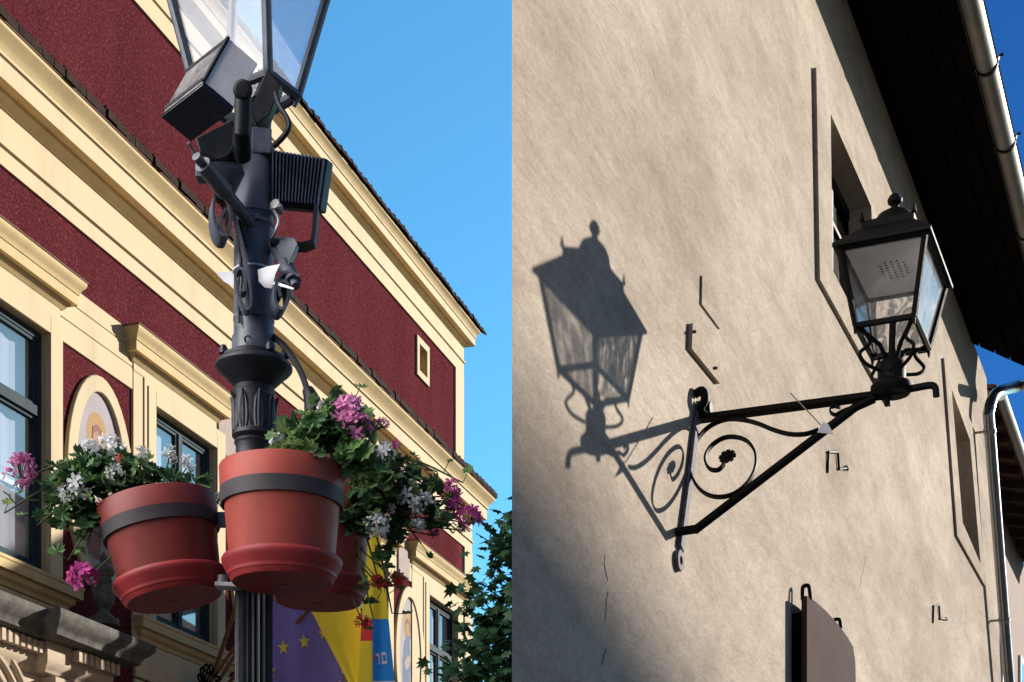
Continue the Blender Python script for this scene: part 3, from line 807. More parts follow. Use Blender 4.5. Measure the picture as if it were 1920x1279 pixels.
mould('fascia', [(.19, 12.975), (.19, 13.10), (.205, 13.105), (.205, 13.125), (.20, 13.13)], T0, TC_UP, 'cream', parent=upper)
mould('cyma', [(.20, 13.13), (.215, 13.17), (.235, 13.20), (.265, 13.225), (.265, 13.25), (-.1, 13.25)], T0, TC_UP, 'cream2', parent=upper)
tiles('roof_tiles', T0, TC_UP, .31, 13.265, -3.0, 2.2, th=.045)
rb = MB(); rb.add([FL.W(T0, .29, 13.26), FL.W(TC_UP + .29, .29, 13.26), FL.W(TC_UP - 3, -3.5, 15.6), FL.W(T0, -3.5, 15.6)], [(0, 1, 2, 3)])
rb.add([FL.W(TC_UP + .29, .29, 13.26), FL.W(TC_UP + .29, -DEPTH - .3, 13.26), FL.W(TC_UP - 3, -3.5, 15.6)], [(0, 1, 2)])
rb.add([FL.W(T0, -DEPTH - .3, 13.26), FL.W(TC_UP + .29, -DEPTH - .3, 13.26), FL.W(TC_UP - 3, -3.5, 15.6), FL.W(T0, -3.5, 15.6)], [(0, 1, 2, 3)])
rb.build('roof', M['tile'], hall)
# cream band between the window hoods, two fine grooves
HO = [(ty(13.85), FL.at(157, 525, .2)[0]), (FL.at(262, 640, .2)[0], FL.at(441, 770, .2)[0]), (ty(22.9), ty(25.2)), (FL.at(785, 1035, .2)[0], ty(28.45))]
bb = MB()
ped = [T0] + [x for h in HO for x in (h[0] + .17, h[1] - .17)]
for a, b_ in ((HO[0][1] - .17, HO[1][0] + .17), (HO[2][1] - .17, HO[3][0] + .17), (T0, HO[0][0] + .17)):
    for z0, z1 in ((8.13, 8.36), (8.375, 8.56), (8.575, 8.75)):
        bb.fbox(FL, a, b_, 0, .022, z0, z1)
    bb.fbox(FL, a, b_, 0, .012, 8.13, 8.75)
    bb.build('band', M['cream'], hall, bevel=.003); bb = MB()
pn = MB(); a, b_ = HO[1][1] - .10, HO[2][0] + .1
pn.fbox(FL, a, b_, 0, .03, 8.10, 8.62); pn.build('stucco_panel', M['panel'], hall, bevel=.01); pn = MB(); pn.fbox(FL, HO[2][1] + .0, HO[3][0] - .0, .023, .05, 8.13, 8.56); pn.build('stucco_panel', M['panel'], hall, bevel=.01)
bt = MB(); bt.fbox(FL, a, b_, 0, .022, 8.62, 8.75); bt.build('band', M['cream'], hall)
# windows with surrounds, hoods and sills
def window(t0, t1, h0, h1, ap):
    cr = MB(); S = .24
    cr.fbox(FL, t0 - S, t0, 0, .045, ZW0 - .02, ZW1 + S); cr.fbox(FL, t1, t1 + S, 0, .045, ZW0 - .02, ZW1 + S); cr.fbox(FL, t0, t1, 0, .045, ZW1, ZW1 + S)
    cr.fbox(FL, t0 - .17, t0 - .001, .045, .06, ZW0 - .02, ZW1 + .17); cr.fbox(FL, t1 + .001, t1 + .17, .045, .06, ZW0 - .02, ZW1 + .17); cr.fbox(FL, t0, t1, .045, .06, ZW1 + .001, ZW1 + .17)
    # pilaster strips and frieze under the hood
    cr.fbox(FL, h0 + .16, h1 - .16, .0, .034, ZW1 + S, 8.60)
    cr.fbox(FL, h0 + .16, t0 - S, .0, .03, ZW0 - .3, ZW1 + S); cr.fbox(FL, t1 + S, h1 - .16, .0, .03, ZW0 - .3, ZW1 + S)
    # reveals
    D_ = -.16
    for a, b_ in (((t0, ZW0), (t0, ZW1)), ((t0, ZW1), (t1, ZW1)), ((t1, ZW1), (t1, ZW0)), ((t1, ZW0), (t0, ZW0))):
        cr.add([FL.W(a[0], 0.0, a[1]), FL.W(b_[0], 0.0, b_[1]), FL.W(b_[0], D_, b_[1]), FL.W(a[0], D_, a[1])], [(0, 1, 2, 3)])
    sur = cr.build('window_surround', M['cream'], hall, bevel=.005)
    hd_ = MB()
    hp = [(.034, 8.42), (.05, 8.43), (.07, 8.46), (.09, 8.475), (.10, 8.50)]
    hd_.sweep(FL, hp, h0 + .17, h1 - .17, 0)
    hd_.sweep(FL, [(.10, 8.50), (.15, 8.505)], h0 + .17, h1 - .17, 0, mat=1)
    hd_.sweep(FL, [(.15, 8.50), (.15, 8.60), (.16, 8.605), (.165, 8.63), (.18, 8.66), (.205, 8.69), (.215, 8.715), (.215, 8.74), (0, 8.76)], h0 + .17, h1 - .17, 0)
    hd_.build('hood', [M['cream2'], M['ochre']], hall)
    ld = MB(); ld.sweep(FL, [(.0, 8.765), (.223, 8.745), (.226, 8.757), (0, 8.775)], h0 + .17, h1 - .17, 0); ld.build('hood_flashing', M['rust'], hall)
    sl2 = MB()
    sl2.sweep(FL, [(0, 5.40), (.04, 5.41), (.05, 5.45), (.09, 5.48), (.10, 5.53), (.15, 5.535), (.15, 5.62), (.16, 5.63), (.16, 5.66), (.0, 5.71)], t0 - .30, t1 + .30, 0)
    sl2.build('sill', M['cream2'], hall)
    if ap == 2:
        a_ = MB(); a_.fbox(FL, t0 - .42, t1 + .5, 0, .035, 4.6, 5.40); a_.build('apron', M['cream'], hall, bevel=.005)
    if ap == 1:
        a_ = MB(); a_.fbox(FL, t0 - .42, t1 + .6, 0, .03, 3.2, 4.98); a_.fbox(FL, t0 - .42, t1 + .6, 0, .042, 5.0, 5.40); a_.build('apron', M['cream'], hall, bevel=.005)
    f = MB(); n0, n1 = -.13, -.05
    w_ = .075; tm = (t0 + t1) / 2; zt = 7.30
    f.fbox(FL, t0, t0 + w_, n0, n1, ZW0, ZW1); f.fbox(FL, t1 - w_, t1, n0, n1, ZW0, ZW1)
    f.fbox(FL, t0 + w_, t1 - w_, n0, n1, ZW0, ZW0 + w_); f.fbox(FL, t0 + w_, t1 - w_, n0, n1, ZW1 - w_, ZW1)
    f.fbox(FL, t0 + w_, t1 - w_, n0, n1 + .02, zt - .05, zt + .05)
    f.fbox(FL, tm - .045, tm + .045, n0 + .004, n1 + .01, ZW0 + w_, zt - .05); f.fbox(FL, tm - .045, tm + .045, n0 + .004, n1 + .01, zt + .05, ZW1 - w_)
    for (a, b_) in ((t0 + w_, tm - .045), (tm + .045, t1 - w_)):
        for (z0, z1) in ((ZW0 + w_, zt - .05), (zt + .05, ZW1 - w_)):
            for (p, q, r_, s_) in ((a, a + .035, z0, z1), (b_ - .035, b_, z0, z1), (a + .035, b_ - .035, z0, z0 + .035), (a + .035, b_ - .035, z1 - .035, z1)):
                f.fbox(FL, p, q, n0 + .02, n1 - .012, r_, s_)
    fo = f.build('window', M['tealframe'], hall, bevel=.004)
    gl = MB()
    for (a, b_) in ((t0 + w_, tm - .045), (tm + .045, t1 - w_)):
        for (z0, z1) in ((ZW0 + w_, zt - .05), (zt + .05, ZW1 - w_)):
            gl.add([FL.W(a + .03, -.09, z0 + .03), FL.W(b_ - .03, -.09, z0 + .03), FL.W(b_ - .03, -.09, z1 - .03), FL.W(a + .03, -.09, z1 - .03)], [(0, 1, 2, 3)])
    gl.build('pane', M['winglass'], fo)
    cu = MB(); nn_ = 24
    cu.add([FL.W(t0 - .1 + (t1 - t0 + .2) * i / nn_, -.18 + .012 * math.sin(i * 1.7), z) for i in range(nn_ + 1) for z in (ZW0 - .1, ZW1 + .1)], [(2*i, 2*i+2, 2*i+3, 2*i+1) for i in range(nn_)], smooth=True)
    cu.build('curtain', M['curtain'], fo)
    # inner white casement seen behind the glass
    ic = MB(); ic.fbox(FL, t0, t1, -.152, -.145, 6.50, 6.55); ic.fbox(FL, tm + .18, tm + .22, -.152, -.145, ZW0, 6.5); ic.build('inner_casement', M['white'], fo)
for (t0, t1, k), (h0, h1), ap in zip(WINS, HO, (2, 1, 1, 1)): window(t0, t1, h0, h1, ap)
# oval painted niches
def ellipse(tc_, zc, a, b_, n=40, n_off=0): return [FL.W(tc_ + a * math.cos(2*math.pi*i/n), n_off, zc + b_ * math.sin(2*math.pi*i/n)) for i in range(n)]
M['niche'] = mat('lilac_fresco_ground', (.27, .245, .265), .85, var=.10, scale=3)
M['skin'] = mat('fresco_flesh', (.27, .17, .11), .85)
M['robe'] = mat('fresco_red_robe', (.20, .09, .08), .85, var=.25, scale=8)
M['robe2'] = mat('fresco_blue_robe', (.10, .13, .20), .85, var=.25, scale=8)
M['gold'] = mat('fresco_gold', (.28, .17, .07), .8, var=.1)
M['robe3'] = mat('fresco_pale_robe', (.28, .24, .21), .85, var=.2, scale=8)
for tc_, robe in ((ty(16.86), 'robe'), (ty(20.35), 'robe2'), (ty(25.72), 'robe2')):
    zc, a, b_ = 6.88, .66, 1.14
    fr_ = MB(); fr_.sheet([ellipse(tc_, zc, a, b_), ellipse(tc_, zc, a - .17, b_ - .17)], NL * .05)
    no = fr_.build('niche', M['cream'], hall, bevel=.012)
    pi = MB()
    pi.sheet([ellipse(tc_, zc, a - .165, b_ - .165, n_off=.004)], NL * .006, 0)
    def poly(pts, lay, mi): pi.sheet([[FL.W(tc_ + x, .0105 + .001 * lay, zc + z) for x, z in pts]], NL * .0008, mi)
    circ = lambda cx, cz, r, q=1.0, n=20: [(cx + r * math.cos(2*math.pi*i/n), cz + q * r * math.sin(2*math.pi*i/n)) for i in range(n)]
    poly(circ(-.04, .50, .20, 1.25), 0, 4)
    poly([(-.20, -.80), (.26, -.78), (.30, -.2), (.22, .20), (.10, .36), (-.06, .36), (-.20, .22), (-.27, -.1), (-.26, -.5)], 1, 1)
    poly([(.02, -.76), (.22, -.74), (.27, -.2), (.20, .15), (.10, .34), (.02, .30), (.09, -.1)], 2, 2)
    poly([(-.19, -.1), (-.02, .05), (.08, .02), (.04, -.12), (-.12, -.22)], 3, 2)
    poly(circ(-.04, .46, .085, 1.35), 3, 3)
    poly([(-.14, .44), (-.13, .58), (-.04, .63), (.06, .58), (.075, .42), (.045, .52), (-.04, .565), (-.11, .52)], 4, 5)
    pi.build('niche_painting', [M['niche'], M[robe], M['robe3'], M['skin'], M['gold'], M['robe']], no, merge=False)
# stone portal: weathered cornice, dentils, capital, arch, urn
pt_ = MB()
pe = FL.at(292, 1186, .70)[0]
pb0 = FL.at(163, 1160, .55)[0]
pprof = lambda d: [(0, 4.90), (.44+d, 4.90), (.49+d, 4.92), (.50+d, 4.96), (.52+d, 4.99), (.56+d, 5.02), (.60+d, 5.07), (.605+d, 5.09), (.605+d, 5.14), (0, 5.21)]
pt_.sweep(FL, pprof(-.05), T0, pb0 + .2, 0, left=False)
pt_.sweep(FL, pprof(.10), pb0, pe - .70, 0, left=True)
po = pt_.build('portal', M['stone'], hall, bevel=.006)
fz = MB()
bed = lambda d: [(.18, 4.60), (.22+d, 4.62), (.24+d, 4.66), (.29+d, 4.70), (.30+d, 4.74), (.30+d, 4.90)]
fz.sweep(FL, bed(-.02), T0, pb0 - .05, 0, left=False)
fz.sweep(FL, bed(.10), pb0 - .05, pe - .72, 0)
fz.fbox(FL, T0, pb0 - .25, 0, .19, 3.0, 4.60); fz.fbox(FL, pb0 - .25, pe - .66, 0, .36, 4.32, 4.60); fz.fbox(FL, pb0 - .16, pe - .74, 0, .31, 0, 4.22)
fz.sweep(FL, [(.31, 4.18), (.34, 4.20), (.38, 4.26), (.40, 4.32)], pb0 - .16, pe - .74, 0)
fz.build('portal_frieze', M['sand'], po, bevel=.005)
de = MB(); t = T0
while t < pb0 - .1:
    de.fbox(FL, t, t + .058, .27, .37, 4.775, 4.885); t += .10
t = pb0 - .04
while t < pe - .36:
    de.fbox(FL, t, t + .058, .38, .49, 4.775, 4.885); t += .10
de.build('dentils', M['sand'], po)
ar = MB(); ac = FL.at(-75, 1345, .2)
for r0 in (1.12, .98, .82):
    ar.tube([FL.W(ac[0] + r0 * math.cos(a), .20, ac[1] + r0 * .82 * math.sin(a)) for a in [math.pi * i / 40 for i in range(41)]], .035, 8)
ar.build('portal_arch', M['sand'], po)
pq = MB(); a_ = FL.at(2, 1235, .3); pq.fbox(FL, a_[0] - .5, a_[0] + .02, .21, .24, a_[1] - .35, a_[1] + .05); pq.build('portal_plaque', M['white'], po)
ur = MB(); uc = FL.P(194, 1165, .5)
K = .0047
ur.lathe([(0, -.05), (.16, -.05), (.16, .02), (.10, .05), (.06, .09), (.05, .12), (.075, .14), (.11, .20), (.125, .30), (.11, .36), (.085, .38), (.09, .41), (.07, .44), (.10, .46), (.115, .50), (.09, .54), (.05, .56), (.03, .60), (.045, .63), (.02, .68), (0, .70)], uc, 20)
ur.build('urn', M['darkstone'], po)

# flags hanging from poles on the facade
M['f_blue'] = mat('violet_blue_flag_cloth', (.24, .19, .56), .8, var=.10, scale=4)
M['f_star'] = mat('yellow_star_print', (.80, .68, .12), .8, var=.03)
M['f_yel'] = mat('yellow_flag_cloth', (.80, .64, .05), .8, var=.08, scale=4)
M['f_cyan'] = mat('bright_blue_flag_cloth', (.03, .27, .75), .8, var=.08)
M['f_red'] = mat('red_flag_cloth', (.72, .06, .07), .8, var=.08)
M['f_grn'] = mat('green_flag_cloth', (.04, .24, .14), .8, var=.08)
M['f_wht'] = mat('white_flag_cloth', (.66, .64, .72), .8, var=.05)
M['f_org'] = mat('orange_flag_cloth', (.60, .22, .03), .8, var=.08)
def cloth(quad, depth, amp, nx, ny, colour, slots, name, parent, waves=2.5, ph=0, decos=()):
    q = [Vector((*p, 0)) for p in quad]
    def f(u, v):
        p = (q[0] * (1-u) + q[1] * u) * (1-v) + (q[3] * (1-u) + q[2] * u) * v
        y = depth + amp * (.25 + .75 * v) * math.sin(u * waves * 6.283 + ph + v * 1.3) + .3 * amp * math.sin(v * 9 + u * 4)
        return pt(p.x, p.y, y)
    b = MB()
    b.add([f(i / nx, j / ny) for j in range(ny + 1) for i in range(nx + 1)], [], smooth=True)
    for j in range(ny):
        for i in range(nx):
            b.f.append([j*(nx+1)+i, j*(nx+1)+i+1, (j+1)*(nx+1)+i+1, (j+1)*(nx+1)+i]); b.m.append(colour((i+.5)/nx, (j+.5)/ny)); b.s.append(True)
    for (poly, mi) in decos:
        P_ = [f(u, v) + Vector((0, -.012, 0)) for u, v in poly]
        c = sum(P_, Vector()) / len(P_)
        b.add(P_ + [c], [(i, (i+1) % len(P_), len(P_)) for i in range(len(P_))], mi)
    return b.build(name, [M[s] for s in slots], parent, merge=False)
def star(cu, cv, r, asp):
    return [(cu + (r if k % 2 == 0 else r * .4) * math.cos(-math.pi/2 + k * math.pi/5), cv + asp * (r if k % 2 == 0 else r * .4) * math.sin(-math.pi/2 + k * math.pi/5)) for k in range(10)]
def pole(o, a, b_, r=.022):
    m = MB(); m.tube([a, b_], r, 10); m.lathe([(0, -.04), (.03, -.02), (.035, .01), (.02, .05), (0, .07)], b_, 12, axis=(b_ - a)); m.build('pole', M['wood'], o)
FP = [(FL.P(372, 1310, .05), pt(585, 1010, 18.2)), (FL.P(395, 1320, .05), pt(672, 1000, 17.9)), (FL.P(400, 1330, .05), pt(715, 1003, 17.6)), (FL.P(390, 1310, .05), pt(545, 1060, 18.7))]
fl = empty('flag', FP[0][0], 'violet blue flag with a ring of yellow stars behind the fluted post', 'flag', 'flags on the town hall facade')
pole(fl, *FP[0])
st = []
for k in range(12):
    a = 2 * math.pi * k / 12
    st.append((star(.52 + .30 * math.sin(a), .44 - .29 * math.cos(a), .055, .75), 1))
cloth([(508, 1128), (606, 1120), (672, 1390), (500, 1390)], 18.4, .09, 48, 48, lambda u, v: 0, ['f_blue', 'f_star'], 'cloth', fl, 1.7, .5,
      [(star(.215, .335, .095, .62), 1), (star(.54, .30, .095, .62), 1), (star(.86, .25, .08, .62), 1), (star(.02, .50, .09, .62), 1), (star(.95, .62, .08, .6), 1), (star(.1, .72, .08, .6), 1), (star(.5, .9, .08, .6), 1)])
fl = empty('flag', FP[1][0], 'plain yellow flag falling in a diagonal fold beside the starred flag', 'flag', 'flags on the town hall facade')
pole(fl, *FP[1])
cloth([(570, 1120), (672, 1100), (700, 1400), (716, 1400)], 17.9, .05, 20, 30, lambda u, v: 0, ['f_yel'], 'cloth', fl, 1.5)
fl = empty('flag', FP[2][0], 'narrow flag of yellow above bright blue and red orange stripes under the red flowers', 'flag', 'flags on the town hall facade')
pole(fl, *FP[2])
def c3(u, v):
    if v < .42: return 0
    if u < .40: return 1 if .42 < v < .52 else 0
    if v < .70: return 2
    if v < .74: return 3
    if v < .78: return 4
    if v < .86: return 5
    return 1 if v < .93 else 0
sq = lambda u, v, w_, h: [(u, v), (u + w_, v), (u + w_, v + h), (u, v + h)]
deco = [(sq(.50, .575, .10, .012), 3), (sq(.58, .575, .04, .05), 3), (sq(.68, .57, .035, .055), 3), (sq(.68, .57, .14, .012), 3), (sq(.80, .58, .03, .045), 3), (sq(.70, .61, .12, .012), 3), (sq(.44, .585, .05, .02), 1)]
cloth([(688, 990), (712, 990), (752, 1400), (664, 1400)], 17.55, .05, 40, 60, c3, ['f_yel', 'f_red', 'f_cyan', 'f_wht', 'f_grn', 'f_org'], 'cloth', fl, 1.4, 1.0, deco)
fl = empty('flag', FP[3][0], 'white and green striped flag showing behind the starred flag', 'flag', 'flags on the town hall facade')
pole(fl, *FP[3])
cloth([(505, 1120), (570, 1120), (548, 1215), (512, 1225)], 18.9, .05, 20, 16, lambda u, v: 1 if u < .38 else 0, ['f_wht', 'f_grn'], 'cloth', fl, 1.3)
ib = empty('flag_bracket', FL.P(385, 1290, .1), 'curled black iron flag bracket at the foot of the brown flagpoles', 'bracket')
m = MB()
for k in range(7):
    a = .3 + k * .4
    c = FL.P(385, 1292, .25); d = DL * math.cos(a) + UP * math.sin(a)
    m.tube(spline([c, c + d * .16, c + d * .28 + NL * .05, c + d * .22 + NL * .10, c + d * .17 + NL * .06], 5), .014, 6)
m.tube([FL.P(385, 1300, .0), FL.P(385, 1292, .28)], .03, 8)
m.build('ironwork', M['wrought'], ib)
fp = empty('flagpole', FL.P(398, 1284, .25), 'bare brown wooden flagpole leaning out of the iron bracket', 'flagpole')
pole(fp, FL.P(392, 1290, .2), FL.P(462, 1080, 1.0), .026)

# ================================================================== LAMP POST
YP = 4.3
PX = YP / F                                      # one photo pixel at the post, in metres
def zp(py): return EYE + (HY - py) * PX
def xp(px): return (px - CX) * PX
AXX = xp(476)
post = empty('lamp_post', (AXX, YP, 0), 'blue black cast iron lamp post carrying a lantern, floodlights and flower pots', 'street lamp')
pc = lambda py: Vector((AXX, YP, zp(py)))
sh_ = MB()
sh_.lathe([(35*PX, 0), (35*PX, zp(1100))], (AXX, YP, 0), 40, flute=.16, smooth=False)
sh_.lathe([(36*PX, zp(1108)), (39*PX, zp(1102)), (39*PX, zp(1094)), (34*PX, zp(1088)), (33*PX, zp(860)), (34*PX, zp(850)), (33.5*PX, zp(838)), (37*PX, zp(832)), (34*PX, zp(826))], (AXX, YP, 0), 32)
sh_.build('fluted_shaft', M['iron_dark'], post)
cp = MB()
cp.lathe([(35*PX, zp(826)), (41*PX, zp(820)), (41*PX, zp(813)), (38*PX, zp(808)), (38*PX, zp(803)), (40.5*PX, zp(778)), (39*PX, zp(752)), (38*PX, zp(744)), (40*PX, zp(737)), (37*PX, zp(730)), (36*PX, zp(726))], (AXX, YP, 0), 48, flute=.02, smooth=True)
for k in range(9):
    a0 = 2 * math.pi * (k + .3) / 9; V = []; nu, nv = 8, 10
    for j in range(nv + 1):
        v = j / nv; hw = .34 * (math.sin(math.pi * (.18 + .80 * v)) ** .7)
        for i in range(nu + 1):
            u = -1 + 2 * i / nu
            r = (39.5 + 4.5 * (1 - u * u) * (.5 + .5 * v) + 3.5 * max(0, v - .75) * 4 * (1 - abs(u)) - 1.6 * (1 if i % 2 else 0)) * PX
            V.append(Vector((AXX + r * math.cos(a0 + u * hw), YP + r * math.sin(a0 + u * hw), zp(812 - 70 * v + 6 * u * u))))
    cp.add(V, [(j*(nu+1)+i, j*(nu+1)+i+1, (j+1)*(nu+1)+i+1, (j+1)*(nu+1)+i) for j in range(nv) for i in range(nu)], 0, True)
cp.build('leafed_capital', M['iron_dark'], post)
ds = MB()
ds.lathe([(36*PX, zp(728)), (40*PX, zp(724)), (49*PX, zp(715)), (60*PX, zp(704)), (68*PX, zp(697)), (72*PX, zp(692)), (72*PX, zp(688)), (68*PX, zp(682)), (62*PX, zp(680)), (62*PX, zp(674)), (50*PX, zp(669)), (44*PX, zp(664))], (AXX, YP, 0), 48)
for a in (-2.6, -.9, .6, -.15):
    ds.lathe([(0, 0), (.012, 0), (.012, .012), (.007, .022), (0, .024)], Vector((AXX + 60*PX*math.cos(a), YP + 60*PX*math.sin(a), zp(675))), 8)
ds.build('flared_disc', M['iron_dark'], post)
pl_ = MB()
pl_.lathe([(44*PX, zp(670)), (41*PX, zp(664)), (41*PX, zp(636)), (37.5*PX, zp(630)), (37*PX, zp(400)), (36*PX, zp(270)), (0, zp(270))], (AXX, YP, 0), 40)
pl_.tube(spline([Vector((AXX - .012, YP - 41*PX - .002, zp(658))), Vector((AXX - .012, YP - 41*PX - .012, zp(653))), Vector((AXX - .004, YP - 41*PX - .014, zp(650))), Vector((AXX + .004, YP - 41*PX - .01, zp(655)))], 4), .003, 6)
pl_.build('pole', M['iron'], post)
sv = MB()
sv.lathe([(37.6*PX, zp(408)), (39.2*PX, zp(407)), (39.2*PX, zp(306)), (37*PX, zp(303)), (36*PX, zp(303))], (AXX, YP, 0), 40)
sv.build('sleeve', M['iron_grey'], post)
tp = MB()
tp.lathe([(38*PX, zp(303)), (40*PX, zp(299)), (40*PX, zp(288)), (34*PX, zp(284)), (0, zp(283))], (AXX + .008, YP, 0), 32)
tp.box(Vector((xp(494), YP - .03, zp(283))), Vector((.026, .004, 0)), Vector((-.004, .026, 0)), UP * .034)
tp.lathe([(15*PX, zp(285)), (14*PX, zp(230)), (17*PX, zp(205)), (24*PX, zp(190)), (24*PX, zp(180)), (0, zp(178))], (xp(492), YP + .02, 0), 20)
tp.build('top_fitting', M['iron'], post, bevel=.003)
# lantern on top: four-sided, widening upwards beyond the frame
lb = pt(503, 138, 4.3)
e1_, e2_ = Vector((.50, .866, 0)).normalized(), Vector((-.866, .50, 0)).normalized()
wb1, wb2 = .127, .248
LZ = lb.z
cb = lb + e1_ * wb1 / 2 + e2_ * wb2 / 2
def LP(i, j, z, g=0):
    k = (z - LZ) / .62
    return Vector((cb.x, cb.y, z)) + e1_ * i * (wb1 / 2 + .150 * k + g) + e2_ * j * (wb2 / 2 + .095 * k + g)
lz1 = LZ + .62
lf = MB()
cc = [(-1, -1), (1, -1), (1, 1), (-1, 1)]
for i in range(4):
    a, b_ = cc[i], cc[(i+1) % 4]
    lf.tube([LP(*a, LZ), LP(*a, lz1)], .0135, 8); lf.tube([LP(*a, LZ), LP(*b_, LZ)], .014, 6, smooth=False); lf.tube([LP(*a, lz1), LP(*b_, lz1)], .016, 6, smooth=False)
    lf.tube([LP(*a, LZ), LP(*a, LZ - .03) ], [.012, .005], 6)
lf.tube([LP(-1, -1, LZ), LP(0, 0, LZ - .075) , LP(1, 1, LZ)], .014, 8); lf.tube([LP(1, -1, LZ), LP(0, 0, LZ - .075), LP(-1, 1, LZ)], .014, 8)
lf.tube([LP(0, 0, LZ - .08), Vector((xp(492), YP + .02, zp(200)))], .022, 10)
lfo = lf.build('lantern_frame', M['iron'], post)
for i in range(4):
    a, b_ = cc[i], cc[(i+1) % 4]
    q = MB(); q.add([LP(*a, LZ + .01, -.005), LP(*b_, LZ + .01, -.005), LP(*b_, lz1, -.005), LP(*a, lz1, -.005)], [(0, 1, 2, 3)]); q.build('pane', M['lampglass_left'], lfo)
lr = MB()
V = [LP(a, b_, lz1, .03) for a, b_ in cc] + [LP(a * .3, b_ * .3, lz1 + .2) for a, b_ in cc]
lr.add(V, [(k, (k+1) % 4, 4+(k+1) % 4, 4+k) for k in range(4)] + [(3, 2, 1, 0), (4, 5, 6, 7)])
lr.lathe([(.07, 0), (.08, .04), (.03, .1), (.012, .12), (.03, .15), (0, .19)], LP(0, 0, lz1 + .19), 16)
lr.build('lantern_roof', M['iron'], post)
# cables
cbm = MB()
cbm.tube(spline([pt(513, 632, 4.29), pt(532, 648, 4.25), pt(552, 676, 4.21), pt(567, 705, 4.17), pt(578, 738, 4.13)], 6), .0085, 8)
cbm.tube([pt(578, 733, 4.14), pt(586, 752, 4.12), pt(588, 790, 4.11)], [.016, .022, .024], 12)
cbm.build('cable', M['black'], post); cbm = MB()
cbm.tube(spline([pt(514, 160, 4.27), pt(522, 195, 4.22), pt(541, 228, 4.20), pt(536, 250, 4.20), pt(514, 274, 4.24)], 6), .0075, 8)
cbm.build('cable', M['black'], post); cbm = MB()
cbm.tube(spline([pt(352, 268, 4.12), pt(366, 286, 4.1), pt(395, 300, 4.1), pt(425, 292, 4.15), pt(438, 268, 4.2), pt(436, 240, 4.2)], 6), .0035, 6)
cbm.build('cable', M['black'], post)
cbm = MB(); cbm.tube(spline([Vector((AXX - .030, YP - .052, zp(620))), Vector((AXX - .034, YP - .050, zp(560))), Vector((AXX - .026, YP - .054, zp(500))), Vector((AXX - .030, YP - .052, zp(420)))], 5), .004, 6); cbm.build('cable', M['black'], post)
cbm = MB(); cbm.tube(spline([pt(512, 392, 4.24), pt(522, 412, 4.2), pt(517, 432, 4.2), pt(510, 446, 4.24)], 5), .004, 6); cbm.build('cable', M['steel'], post)
for q in (424, 600):
    st_ = MB(); st_.lathe([(37.2*PX, zp(q + 4)), (38.4*PX, zp(q + 4)), (38.4*PX, zp(q - 4)), (37.2*PX, zp(q - 4))], (AXX, YP, 0), 32)
    st_.box(Vector((AXX + .014, YP - 38.6*PX, zp(q))), Vector((.010, 0, 0)), Vector((0, .004, 0)), UP * .007)
    st_.build('strap', M['iron_grey'], post)
# flagpole sockets with scrolled brackets
def socket(pa, pb, ya, yb, plate, name='flag_socket'):
    m = MB()
    A, B_ = pt(*pa, ya), pt(*pb, yb)
    m.tube([A, A.lerp(B_, .42), A.lerp(B_, .43), B_], [.021, .022, .016, .016], 16)
    m.tube([A + (A - B_) * .02, A + (A - B_) * .12], .012, 12)
    return m
so1 = socket((380, 308), (478, 428), 4.06, 4.27, None)
so1.build('flag_socket', M['iron'], post); so1 = MB()
so1.sheet([[pt(398, 300, 4.1), pt(452, 306, 4.2), pt(456, 316, 4.2), pt(434, 362, 4.2), pt(424, 362, 4.16)], [pt(408, 308, 4.11), pt(440, 314, 4.19), pt(428, 345, 4.17)]][:1], Vector((0, .03, 0)))
so1.box(pt(385, 322, 4.14), Vector((.022, 0, 0)), Vector((0, .02, 0)), UP * .022)
so1.build('socket_plate', M['iron'], post, bevel=.002)
wr = MB(); wr.tube(spline([pt(353, 268, 4.03), pt(366, 290, 4.05), pt(380, 308, 4.06)], 5), [.0045] * 11, 8); wr.build('white_wire', M['dirty'], post)
so2 = socket((550, 528), (512, 455), 4.20, 4.28, None)
so2.build('flag_socket', M['iron'], post); so2 = MB()
so2.sheet([[pt(512, 442, 4.25), pt(552, 446, 4.2), pt(558, 456, 4.2), pt(540, 500, 4.2), pt(530, 502, 4.22)]], Vector((0, .03, 0)))
so2.build('socket_plate', M['iron'], post, bevel=.002)
scr = MB(); WV = Vector((-.012, .035, .0))
def scroll(px_list, y, wv=WV): scr.bar(spline([pt(a, b_, y) for a, b_ in px_list], 5), wv, .0035)
scroll([(432, 400), (428, 415), (424, 412), (420, 402), (414, 412), (411, 428), (414, 446), (421, 452), (427, 440), (429, 418), (426, 392), (418, 372), (408, 366), (400, 378), (397, 408), (402, 436), (411, 450), (418, 452)][3:], 4.22)
scroll([(410, 368), (422, 366), (436, 395), (448, 440), (458, 480), (464, 520), (470, 556), (468, 580), (460, 584), (452, 570), (445, 545), (441, 522), (446, 510), (455, 512), (460, 530), (459, 548), (453, 550)], 4.215, Vector((-.004, .02, 0)))
scroll([(556, 528), (536, 520), (520, 528), (512, 548), (512, 574), (522, 588), (533, 580), (538, 560), (534, 542), (524, 538), (519, 552), (522, 566)], 4.22)
scr.build('scroll', M['iron'], post)
